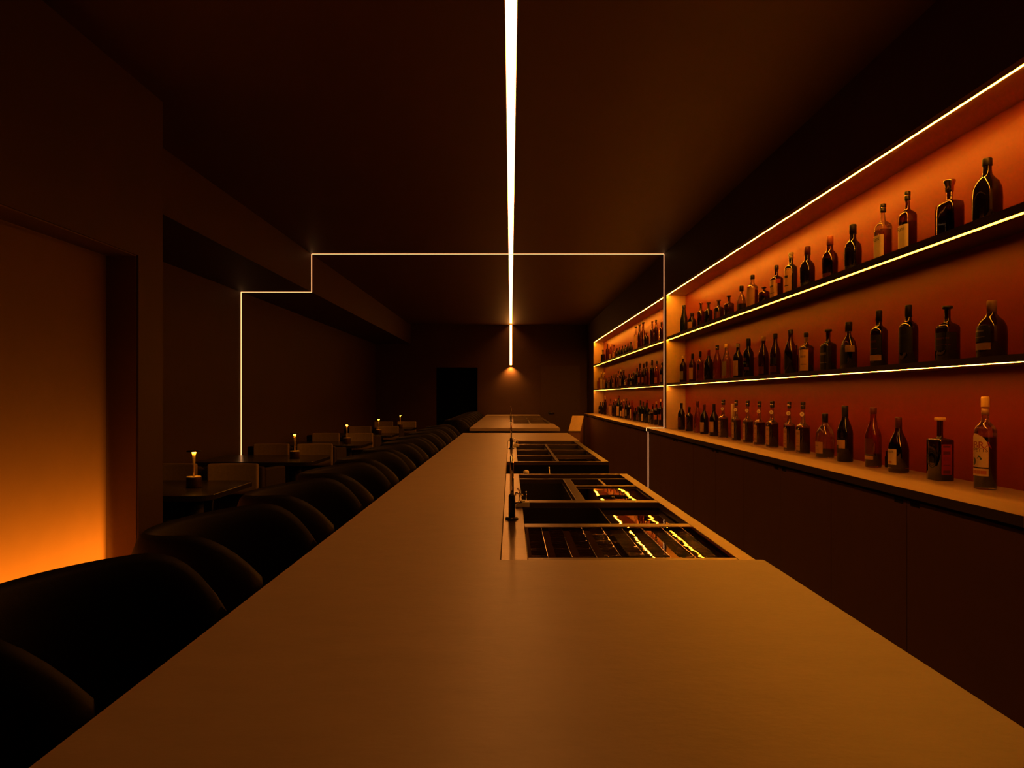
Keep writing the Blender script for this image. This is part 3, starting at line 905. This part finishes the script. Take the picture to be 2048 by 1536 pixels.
GL = {'clear': 'g_clear', 'amber': 'g_amber', 'red': 'g_red', 'green': 'g_green', 'pink': 'g_pink', 'dark': 'g_dark', 'dgreen': 'g_dgreen', 'dred': 'g_dred'}
def bottle(x, yt, wpx, shape, gl, cap, lab, zbase, name='bottle', xc=1.69, lvl=None, extra=None):
    Y = xc * F / (x - 1021.5)
    ztop = CAMZ + (792.5 - yt) * Y / F
    h = ztop - zbase
    n = math.hypot(xc, Y)
    R = wpx * Y * Y / (2 * F * n)
    k = RECT.get(shape, 1.0)
    prof = PROF[shape]
    sq = interp(prof, .2)[1]
    ux, uy = Y / n, xc / n
    if sq > .3 or k < 1:                       # width seen obliquely
        rnd = math.hypot(k * ux, uy)
        sqr = k * ux + uy
        ry = R / (rnd + (sqr - rnd) * min(1, sq * .9))
    else:
        ry = R
    rx = min(ry * k, 0.088)
    seg = 20 if wpx > 20 else 14
    t = thing(name, 'x', 'bottle' if name == 'bottle' else 'box', (xc, Y, zbase))
    if shape == 'carton':
        shell(prof, rx, ry, h, 4).build('body', M['p_' + lab[0]], t)
        box('lid', M['p_cream'], -rx * .71, rx * .71, -ry * .71, ry * .71, h, h + .002, t)
        return t, Y, h, rx, ry
    body = shell(prof, rx, ry, h, seg).build('body', M[GL[gl]], t)
    if lvl:
        shell(prof, rx, ry, h, seg, .93, .022, lvl).build('liquid', M[extra or 'liq'], t)
    ck, cc = cap
    rn = interp(prof, .95)[0] * ry
    rows = cap_rows(ck, rn, h)
    cm_ = MB().lathe(rows, (0, 0, 0), 16)
    cm_.build('cap', M[cc], t)
    if ck == 'ringed':
        MB().lathe([(rn * 1.22, .922 * h), (rn * 1.22, .932 * h)], (0, 0, 0), 16).build('cap_ring', M['p_steel'], t)
    lo = None
    for L in (lab if isinstance(lab, list) else [lab] if lab else []):
        c, z0, z1, a0, a1 = L[:5]
        arch = len(L) > 5 and L[5] == 'arch'
        a1 = a1 + 22 if a1 < 75 else a1
        lo = patch(prof, rx, ry, h, z0, z1, a0, a1, 1.012, arch).build('label', M['p_' + c], t)
        if wpx > 25 and len(L) > 5 and L[5] not in ('arch', None):
            patch(prof, rx, ry, h, z0 + (z1 - z0) * .62, z0 + (z1 - z0) * .72, a0 + (a1 - a0) * .2, a0 + (a1 - a0) * .75, 1.016, False, 1, 8).build('label_print', M['p_' + L[5]], lo)
            patch(prof, rx, ry, h, z0 + (z1 - z0) * .28, z0 + (z1 - z0) * .32, a0 + (a1 - a0) * .2, a0 + (a1 - a0) * .8, 1.016, False, 1, 8).build('label_print', M['p_' + L[5]], lo)
    t['_h'] = h
    return t, Y, h, rx, ry

B, S = 'black', 'stopper'
kb, kr, kg, kc, ks, km, kn = ('cap', 'p_black'), ('cap', 'p_red'), ('cap', 'p_gold'), ('cap', 'p_cream'), ('cap', 'p_grey'), ('cap', 'p_maroon'), ('cap', 'p_navy')
kl = ('long', 'p_black')
NEAR_TOP = [
 (1368, 610, 16, 'champ', 'dgreen', ('cap', 'p_navy'), None, 'dark green sparkling-wine bottle, no label'),
 (1384, 626, 18, 'tallsh', 'dark', kl, ('tan', .08, .50, -70, 55), 'small black bottle with tan label'),
 (1402, 606, 16, 'squarish', 'red', ('stopper', 'g_pink'), None, 'square red bottle with glass stopper'),
 (1417, 605, 17, 'squarish', 'dark', ('stopper', 'p_black'), None, 'square black bottle with black stopper'),
 (1437.5, 600, 20, 'squarish', 'dark', ('stopper', 'p_maroon'), ('maroon', .1, .45, 10, 70), 'square black bottle with dark red stripe'),
 (1458, 591.5, 21, 'squarish', 'dred', ('stopper', 'p_black'), None, 'wide dark red bottle with black stopper'),
 (1483, 571.6, 19, 'flask', 'clear', ('long', 'p_black'), ('black', .05, .34, -80, 140), 'clear round flask with wide black label'),
 (1505, 550, 23, 'spirit', 'clear', kb, ('wood', .03, .62, -60, 70), 'clear round-shouldered bottle with tall amber label'),
 (1528, 573.6, 24, 'squat', 'amber', ('knob', 'g_amber'), None, 'squat amber decanter with round knob'),
 (1553, 530.7, 27, 'squarish', 'red', kb, [('tan', .06, .58, -60, 55, B), ('red', .48, .60, 60, 110)], 'reddish square bottle with tan label'),
 (1582, 505, 26, 'spirit', 'dgreen', ('ringed', 'p_grey'), ('tan', .06, .62, -65, 50, B), 'green bottle with tall tan label'),
 (1615, 493, 31, 'sherry', 'dark', ('long', 'p_maroon'), ('navy', .03, .16, -60, 50), 'black sherry-shaped bottle with maroon capsule'),
 (1660, 472, 33, 'sherry', 'amber', ('long', 'p_orange'), ('maroon', .05, .18, -60, 50), 'amber sherry-shaped bottle with orange capsule'),
 (1706, 449, 36, 'sherry', 'dark', ('long', 'p_black'), ('navy', .03, .15, -60, 50), 'black sherry-shaped bottle with black capsule'),
 (1766, 408, 38, 'squarish', 'clear', ('ringed', 'p_black'), ('white', .06, .46, -60, 42, None), 'clear bottle with low white label'),
 (1815, 383, 39, 'squarish', 'amber', ('ringed', 'p_black'), ('white', .06, .46, -60, 42, None), 'amber bottle with low white label'),
 (1899, 360.5, 60, 'decanter', 'red', ('flare', 'p_steel'), None, 'broad red-brown decanter with flared stopper'),
 (1974.5, 317, 61, 'jug', 'dark', ('cap', 'p_black'), None, 'big black jug-shaped bottle'),
 (2063, 404, 44, 'squarish', 'dark', kb, None, 'black bottle cut by the picture edge'),
]
NEAR_MID = [
 (1366.5, 711, 14, 'wine', 'dred', kc, ('grey', .1, .42, -60, 50), 'small dark red bottle with pale cap'),
 (1385, 707, 14, 'wine', 'amber', ('long', 'p_black'), [('tan', .08, .50, -60, 60)], 'small amber bottle with tan label'),
 (1400.5, 702.6, 14, 'spirit', 'pink', ('long', 'p_black'), ('black', .38, .56, -60, 40), 'rose-tinted bottle with long black cap'),
 (1417.5, 699, 19, 'jug', 'dark', ('long', 'p_red'), None, 'black round bottle with red capsule'),
 (1434.5, 690, 17, 'tallsh', 'pink', ('ringed', 'p_black'), None, 'rose-tinted bottle with ringed black cap'),
 (1453, 687.6, 18, 'tallsh', 'clear', ('cap', 'p_yellow'), [('grey', .1, .5, -60, 45)], 'clear bottle with bright yellow cap'),
 (1476, 687, 20, 'wine', 'dark', ks, ('tan', .08, .5, -60, 50), 'black bottle with tan label, grey top'),
 (1497, 677, 22, 'wine', 'dark', ('long', 'p_black'), [('maroon', .42, .5, -20, 20), ('green', .34, .38, -30, 25), ('maroon', .18, .26, 20, 55)], 'black wine bottle painted with small flowers'),
 (1527, 672.6, 21.5, 'tallsh', 'dred', ('cap', 'p_dgold'), ('maroon', .06, .24, -40, 50), 'dark red bottle with dull gold cap'),
 (1550.5, 667, 22, 'tallsh', 'dred', kb, [('black', .26, .42, -60, 60), ('maroon', .08, .22, -20, 60)], 'dark red bottle with black label band'),
 (1581, 659, 25, 'tallsh', 'amber', kb, 'diamond', 'amber bottle with black diamond label'),
 (1592.5, 691, 8, 'slim', 'dark', kb, ('maroon', .2, .5, -60, 60), 'tiny slim black bottle behind its neighbours'),
 (1612.5, 665, 31, 'squarish', 'amber', ('cap', 'p_black'), [('yellow', .05, .57, -20, 85, 'dgold'), ('dgold', .76, .88, -180, 180)], 'square amber bottle with large yellow label'),
 (1656.5, 659, 34, 'squarish', 'red', ('stopper', 'p_black'), ('black', .03, .60, -80, 90, 'grey'), 'square bottle with big black label'),
 (1697.5, 644, 36, 'flask', 'amber', ('long', 'p_black'), [('black', .10, .52, -70, 20), ('dgold', .36, .50, 24, 100)], 'round amber flask with gold and black label'),
 (1758, 621, 36, 'spirit', 'red', ('long', 'p_black'), [('black', .22, .56, -60, 55, 'maroon'), ('tan', .11, .21, -60, 55)], 'red-brown bottle with black over tan label'),
 (1817, 610, 40, 'spirit', 'red', ('long', 'p_black'), ('black', .20, .62, -70, 62, 'navy'), 'red-brown bottle with tall black label'),
 (1895, 612, 52, 'squarish', 'red', ('stopper', 'p_black'), ('black', .20, .52, -80, 110, 'maroon'), 'wide bottle with flat stopper and black band'),
 (1983.5, 601, 62, 'jug', 'dred', ('long', 'p_dgold'), [('black', .28, .56, -60, 30, 'grey'), ('tan', .14, .26, -60, 30)], 'big dark jug-shaped bottle, gold-sealed neck'),
]
NEAR_CNT = [
 (1363, 806, 14.5, 'wine', 'dark', ('long', 'p_black'), ('maroon', .1, .45, -60, 40), 'small black wine bottle, maroon label'),
 (1378.5, 813.6, 15, 'spirit', 'dark', ('cap', 'p_black'), ('maroon', .08, .6, -80, 20), 'short black bottle with dark red label'),
 (1395, 802, 14, 'champ', 'pink', ('long', 'p_maroon'), None, 'rose-tinted bottle with maroon cap'),
 (1408.5, 808, 17, 'jug', 'dark', ('long', 'p_maroon'), ('tan', .08, .40, -70, 45), 'black round bottle with tan label, maroon neck'),
 (1428, 808, 18.5, 'jug', 'dark', ('long', 'p_black'), ('tan', .12, .45, -70, 45), 'black round bottle with tan label, black neck'),
] + [(x, y, w_, 'bell', 'clear', ('ringed', 'p_black'), None, 'bell') for x, y, w_ in
     ((1446.5, 799, 21), (1472.5, 800, 19), (1495.5, 801, 22), (1519, 802, 23.5), (1544.5, 802, 26.5), (1578.5, 803, 24), (1606, 803.5, 29.5))] + [
 (1650, 827, 37, 'jug', 'clear', ('long', 'p_black'), ('tan', .10, .36, -80, 30, 'wood'), 'clear round bottle, long black cap, tan label'),
 (1690, 811, 33, 'tallsh', 'dark', ('long', 'p_navy'), [('tan', .24, .39, -60, 42), ('black', .16, .3, -60, -10)], 'tall black bottle with square tan label'),
 (1746.5, 814, 34, 'tallsh', 'pink', ('cap', 'p_maroon'), [('maroon', .22, .48, -70, 40, None), ('tan', .13, .19, -60, 40)], 'rose-tinted bottle with dark label, maroon cap'),
 (1797, 834, 43, 'cognac', 'amber', ('long', 'p_maroon'), ('cream', .14, .42, -70, 28, None), 'brandy bottle with cream label'),
 (1773, 902, 7, 'slim', 'dark', kb, None, 'tiny black bottle behind the brandy bottle'),
 (1880, 835, 56, 'box', 'red', ('cork', 'p_gold'), None, 'square red bottle with gold stopper and red label'),
 (1970.5, 793, 48, 'spirit', 'clear', ('cap', 'p_gold'), None, 'tall bottle with arched cream label'),
]
FAR_TOP = [
 (1195.5, 714, 8, 'spirit', 'amber', kr, None, 'small amber bottle'), (1206, 699.6, 9, 'box', 'dark', kb, None, 'dark box-shaped bottle'),
 (1214.8, 687, 7, 'spirit', 'amber', km, None, 'amber bottle, maroon cap'), (1221.5, 689, 7, 'tallsh', 'pink', kg, ('cream', .1, .4, -60, 60), 'rose bottle, gold cap'),
 (1228, 690, 7, 'tallsh', 'clear', km, ('tan', .1, .45, -60, 60), 'clear bottle with tan label'),
 (1234, 696.5, 7, 'jug', 'dark', kb, None, 'squat black bottle'), (1239.5, 694, 7, 'jug', 'dgreen', kb, None, 'squat dark green bottle'),
 (1245, 692, 7, 'jug', 'dark', kb, None, 'squat black bottle'), (1250.5, 690, 7, 'jug', 'dgreen', kb, None, 'squat dark green bottle'),
 (1256, 686.5, 7, 'jug', 'dark', kb, None, 'squat black bottle'), (1261.8, 684, 8, 'jug', 'dgreen', kb, None, 'squat dark green bottle'),
 (1272, 652.6, 7.5, 'slim', 'clear', ('stopper', 'p_black'), ('tan', .05, .6, -90, 110), 'slim tall bottle with tan label'),
 (1279.2, 649, 7, 'slim', 'red', ('stopper', 'p_black'), None, 'slim tall red bottle'), (1286.2, 644.5, 8, 'slim', 'amber', ('stopper', 'p_black'), None, 'slim tall amber bottle'),
 (1292.7, 665, 11, 'squat', 'dark', ('knob', 'p_maroon'), None, 'short wide black bottle'), (1304.5, 642.7, 9, 'squarish', 'red', ('stopper', 'p_maroon'), None, 'tall square red bottle'),
 (1312, 640, 8, 'tallsh', 'dred', ('stopper', 'p_black'), ('dgold', .7, .82, -180, 180), 'tall dark bottle with gold neck band'), (1323, 644, 9, 'spirit', 'red', ('cap', 'p_black'), None, 'round red bottle'),
]
FAR_MID = [
 (1197.5, 753, 7, 'spirit', 'pink', kg, None, 'rose bottle'), (1203.5, 744, 6, 'slim', 'clear', kg, ('cream', .05, .6, -90, 100), 'slim clear bottle, cream label'),
 (1209, 745, 6, 'slim', 'clear', kc, ('tan', .05, .55, -90, 100), 'slim clear bottle, tan label'), (1213.6, 757, 6, 'jug', 'dark', kb, None, 'short black bottle'),
 (1218, 754, 6, 'spirit', 'clear', kb, ('grey', .1, .5, -60, 60), 'clear bottle, grey label'), (1222.6, 751, 6.5, 'jug', 'dark', kb, None, 'round black bottle'),
 (1227.6, 749, 7, 'spirit', 'clear', ks, ('tan', .1, .4, -60, 60), 'clear bottle, tan label'), (1232.4, 745, 6.5, 'tallsh', 'amber', kg, None, 'amber bottle, gold cap'),
 (1237, 742, 7, 'tallsh', 'clear', kb, None, 'clear bottle, black cap'), (1242, 739, 7, 'spirit', 'amber', kc, ('wood', .1, .5, -60, 60), 'amber bottle, pale cap'),
 (1247.3, 739.5, 7, 'slim', 'red', km, None, 'slim red bottle'), (1252.3, 753, 7.5, 'jug', 'pink', kb, ('white', .2, .5, -60, 60), 'short rose bottle, white label'),
 (1258, 748, 7, 'spirit', 'dred', kb, None, 'dark red bottle'), (1263, 747, 7, 'spirit', 'dark', km, ('grey', .1, .4, -60, 60), 'black bottle, grey label'),
 (1267.6, 743, 7.5, 'tallsh', 'dark', ks, None, 'black bottle, grey cap'), (1274.3, 736, 8, 'wine', 'dark', ('long', 'p_black'), None, 'black wine bottle'),
 (1280, 727, 9, 'tallsh', 'amber', ('long', 'p_black'), ('orange', .15, .4, -30, 50), 'amber bottle, round orange label'), (1287.4, 727.5, 8.5, 'tallsh', 'red', ('long', 'p_black'), ('orange', .15, .4, -30, 50), 'red bottle, round orange label'),
 (1293.2, 723, 9, 'tallsh', 'amber', ('long', 'p_black'), ('maroon', .12, .4, -30, 50), 'amber bottle, maroon label'), (1304.3, 720.5, 9.5, 'wine', 'dark', ('long', 'p_black'), ('dgold', .70, .82, -180, 180), 'black wine bottle, gold neck band'),
 (1313.6, 722, 10, 'jug', 'pink', ('cap', 'p_black'), ('orange', .08, .3, -60, 60), 'rose bottle, orange label'), (1324, 725, 9, 'wine', 'dark', ('cap', 'p_black'), ('tan', .1, .45, -60, 60), 'black bottle, tan label'),
]
FAR_CNT = [
 (1194, 797, 7, 'wine', 'dred', ('long', 'p_black'), None, 'dark red wine bottle'), (1200.3, 804, 7, 'jug', 'dark', kb, ('grey', .2, .4, -60, 60), 'short black bottle, grey label'),
 (1205.5, 804, 7, 'jug', 'dark', kb, None, 'short black bottle'), (1210.5, 791, 6, 'slim', 'dred', ('long', 'p_cream'), None, 'slim dark bottle, pale neck'),
 (1215.5, 811, 6, 'squat', 'clear', ks, None, 'low clear bottle'), (1221, 798, 8, 'spirit', 'clear', km, ('tan', .05, .58, -90, 110), 'clear bottle, full tan label'),
 (1227.4, 800, 6.5, 'tallsh', 'dark', ks, None, 'black bottle, grey cap'), (1232, 798, 6.5, 'spirit', 'dred', kc, None, 'dark red bottle, pale cap'),
 (1237.6, 791, 9, 'wine', 'dgreen', kr, ('cream', .08, .5, -70, 60), 'dark green bottle, red cap, cream label'), (1243.5, 800, 7, 'spirit', 'dark', kc, ('cream', .1, .4, -60, 60), 'black bottle, pale cap'),
 (1248, 798, 7, 'tallsh', 'clear', kg, ('tan', .1, .5, -60, 60), 'clear bottle, gold cap'), (1253, 797, 7.5, 'jug', 'dark', ks, ('grey', .15, .45, -60, 60), 'round black bottle, grey label'),
 (1258.6, 801, 7.5, 'spirit', 'red', km, None, 'red bottle, maroon cap'), (1263.8, 801, 8, 'spirit', 'pink', kr, ('cream', .08, .55, -70, 30), 'rose bottle, red cap'),
 (1271, 815, 9, 'jug', 'dark', kb, None, 'squat black bottle'), (1276, 813, 8, 'flask', 'dred', kb, ('maroon', .1, .5, -60, 60), 'squat dark red flask'),
 (1281, 801, 8.5, 'wine', 'dgreen', ('long', 'p_green'), None, 'dark green wine bottle'), (1286.6, 803, 8.5, 'wine', 'dgreen', ('long', 'p_green'), ('cream', .05, .40, -60, 50), 'dark green wine bottle, cream label'),
 (1294, 800, 10, 'tallsh', 'dgreen', kr, None, 'dark green bottle, red cap'), (1300, 818, 8, 'squat', 'dark', kb, ('grey', .1, .6, -60, 40), 'low black bottle'),
 (1305.5, 808, 9, 'spirit', 'dark', km, ('tan', .55, .62, -60, 60), 'black bottle, maroon cap'), (1313, 803, 12, 'squarish', 'dark', kg, ('orange', .22, .42, -30, 60), 'wide black bottle, gold cap, orange label'),
 (1321.3, 798, 11, 'squarish', 'dark', ('cap', 'p_cream'), ('orange', .22, .42, -30, 60), 'wide black bottle, pale cap, orange label'),
]
liq_of = {'clear': None}
def place(rows, zbase, rowname, near):
    rows = sorted(rows, key=lambda r: r[0], reverse=not near)
    for i, (x, yt, w_, shape, gl, cap, lab, desc) in enumerate(rows):
        kw = {}
        xc = 1.69
        if 'behind' in desc:
            xc = 1.748
        L = lab
        if lab == 'diamond':
            L = None
        if 'arched' in desc:
            kw = dict(lvl=.56, extra='liqdark')
        elif desc == 'bell':
            kw = dict(lvl=.50, extra='liq')
        elif gl == 'clear' and w_ > 30 and 'round bottle' in desc:
            kw = dict(lvl=.20, extra='liqdark')
        elif gl == 'clear' and w_ > 18 and 'flask' not in desc:
            kw = dict(lvl=.56, extra='liqgold')
        elif gl in ('amber', 'red', 'pink') and w_ > 20:
            kw = dict(lvl=.50 if gl != 'pink' else .22, extra='liq' if gl != 'red' else 'liqdark')
        t, Y, h, rx, ry = bottle(x, yt, w_, shape, gl, cap, L, zbase, xc=xc, **kw)
        prof = PROF[shape]
        t['group'] = 'bottles on the ' + rowname
        if desc == 'bell':
            k_ = i - 4
            desc = f'bell-necked bourbon bottle with neck medal'
            z = .76
            R = interp(prof, z)[0] * ry + .0006
            a = math.radians(42)
            md = MB()
            pts = []
            c = Vector((-R * math.cos(a), -R * math.sin(a), z * h))
            nrm = Vector((-math.cos(a), -math.sin(a), 0))
            tg = Vector((math.sin(a), -math.cos(a), 0))
            rr = .0128
            v = []
            for q in range(20):
                b = 2 * PI * q / 20
                v.append(c + tg * rr * math.cos(b) + Vector((0, 0, rr * math.sin(b))))
            v2 = [p + nrm * .0016 for p in v]
            md.add(v + v2, [tuple(range(20, 40))] + [(q, (q + 1) % 20, 20 + (q + 1) % 20, 20 + q) for q in range(20)])
            mo = md.build('neck_medal', M['p_white'], t)
            pr = MB()
            v = [c + nrm * .0018 + tg * rr * .45 * math.cos(2 * PI * q / 12) + Vector((0, 0, rr * .5 * math.sin(2 * PI * q / 12))) for q in range(12)]
            v2 = [c + nrm * .0018 + tg * rr * .22 * math.cos(2 * PI * q / 12) + Vector((0, 0, rr * .25 * math.sin(2 * PI * q / 12))) for q in range(12)]
            pr.add(v + v2, [(q, (q + 1) % 12, 12 + (q + 1) % 12, 12 + q) for q in range(12)]).build('medal_emblem', M['p_wood'], mo)
            lo = patch(prof, rx, ry, h, .06, .45, -38, 38, 1.012).build('label', M['p_tan'], t)
            for z0, z1, a0, a1 in ((.36, .41, -25, 25), (.25, .265, -30, 30), (.20, .215, -28, 28), (.12, .15, -32, 32)):
                patch(prof, rx, ry, h, z0, z1, a0, a1, 1.018, False, 1, 8).build('label_print', M['p_wood'], lo)
        if lab == 'diamond':
            v = []
            for a_, z_ in ((-70, .27), (0, .10), (70, .27), (0, .46)):
                pass
            mb = MB()
            vs_, fs_ = [], []
            nz = 10
            for q in range(nz + 1):
                tt = q / nz
                zf = .08 + .40 * tt
                hw = 70 * (1 - abs(2 * tt - 1)) + 1
                r, sq = interp(prof, zf)
                for j in range(9):
                    aa = math.radians(10 - hw + 2 * hw * j / 8)
                    vs_.append((-rx * r * 1.012 * math.cos(aa), -ry * r * 1.012 * math.sin(aa), zf * h))
            for q in range(nz):
                for j in range(8):
                    p = q * 9 + j
                    fs_.append((p, p + 9, p + 10, p + 1))
            mb.add(vs_, fs_, True).build('label', M['p_black'], t)
        if 'white label' in desc and near and w_ > 30:
            letters([c for c in t.children if c.name.startswith('label')][0], 'Rank', ry * .98, .37 * h, .026, -8, M['p_black'], flat=-rx * 1.03)
        if 'brandy bottle with' in desc:
            lo = [c for c in t.children if c.name.startswith('label')][0]
            letters(lo, 'Ansak', ry * 1.018, .355 * h, .017, 5, M['p_black'])
            patch(prof, rx, ry, h, .17, .20, -5, 22, 1.016, False, 1, 6).build('label_print', M['p_orange'], lo)
            patch(prof, rx, ry, h, .075, .085, -110, 140, 1.02, False, 1, 24).build('base_ring', M['g_pink'], t)
        if 'gold stopper and red' in desc:
            MB().box(-rx * .62, rx * .62, -ry * 1.03, -ry * 1.02, .10 * h, .58 * h).build('label', M['p_red'], t)
            lo = t.children[-1]
            for z0, z1 in ((.53, .56), (.42, .47), (.36, .37), (.33, .34), (.25, .26), (.12, .17)):
                MB().box(-rx * .42, rx * .45, -ry * 1.038, -ry * 1.031, z0 * h, z1 * h).build('label_print', M['p_maroon'], lo)
            em = MB()                                        # round emblem on the room side: rings and a plumed motif
            for r0, r1 in ((.028, .031), (.022, .024)):
                n_ = 28
                v = [(-rx * 1.02, r0 * math.cos(2 * PI * q / n_), .34 * h + r0 * 1.15 * math.sin(2 * PI * q / n_)) for q in range(n_)]
                v += [(-rx * 1.02, r1 * math.cos(2 * PI * q / n_), .34 * h + r1 * 1.15 * math.sin(2 * PI * q / n_)) for q in range(n_)]
                em.add(v, [(q, (q + 1) % n_, n_ + (q + 1) % n_, n_ + q) for q in range(n_)])
            for q in range(7):
                yy = -.015 + .005 * q
                em.add([(-rx * 1.02, yy, .34 * h - .016), (-rx * 1.02, yy + .0025, .34 * h - .016), (-rx * 1.02, yy + .004, .34 * h + .014 - abs(q - 3) * .003), (-rx * 1.02, yy + .001, .34 * h + .016 - abs(q - 3) * .003)], [(0, 1, 2, 3)])
            em.build('emblem', M['p_black'], t)
            MB().box(-rx * .9, rx * .9, -ry * .9, ry * .9, .0, .045 * h)
        if 'arched cream label' in desc:
            lo = patch(prof, rx, ry, h, .24, .60, -75, 72, 1.012, True, 12, 16).build('label', M['p_cream'], t)
            patch(prof, rx, ry, h, .145, .225, -75, 72, 1.012).build('label', M['p_cream'], t)
            patch(prof, rx, ry, h, .165, .205, -60, 62, 1.016, False, 1, 10).build('label_print', M['p_orange'], lo)
            letters(lo, 'IUBRA', ry * 1.018, .445 * h, .034, 14, M['p_red'])
            letters(lo, 'IMPETTS', ry * 1.018, .405 * h, .019, 14, M['p_maroon'])
            mb = MB()                                        # fruit and leaf
            def blob(ac_, zc_, ra, rz_, tilt):
                v = []
                for q in range(14):
                    b = 2 * PI * q / 14
                    da, dz = ra * math.cos(b), rz_ * math.sin(b)
                    a2 = math.radians(ac_) + (da * math.cos(tilt) - dz * math.sin(tilt)) / (ry * 1.018)
                    v.append((-ry * 1.018 * math.cos(a2), -ry * 1.018 * math.sin(a2), zc_ * h + da * math.sin(tilt) + dz * math.cos(tilt)))
                mb.add(v, [tuple(range(14))])
            blob(-12, .30, .011, .015, 0)
            blob(12, .355, .020, .007, -.55)
            mb.build('label_print', M['p_green'], lo)
            MB().lathe([(interp(prof, .80)[0] * ry * 1.05, .80 * h), (interp(prof, .86)[0] * ry * 1.05, .87 * h)], (0, 0, 0), 16).build('neck_band', M['p_wood'], t)
        t['label'] = f'{desc}, {ORD[i + 1]} from light frame, {rowname}'
place(NEAR_TOP, ZSH1 + .0002, 'near top shelf', True)
place(NEAR_MID, ZSH2 + .0002, 'near middle shelf', True)
place(NEAR_CNT, ZCT + .0002, 'near counter row', True)
place(FAR_TOP, ZSH1 + .0002, 'far top shelf', False)
place(FAR_MID, ZSH2 + .0002, 'far middle shelf', False)
place(FAR_CNT, ZCT + .0002, 'far counter row', False)
# slim pale carton between the bourbon bottles
t, *_ = bottle(1465.8, 808, 8, 'carton', 'clear', kb, ('cream', 0, 0, 0, 0), ZCT + .0002, name='carton', xc=1.755)
t['label'] = 'slim pale carton standing behind the bell-necked bourbon bottles'
for o in list(SC.objects):
    if '_h' in o.keys():
        del o['_h']
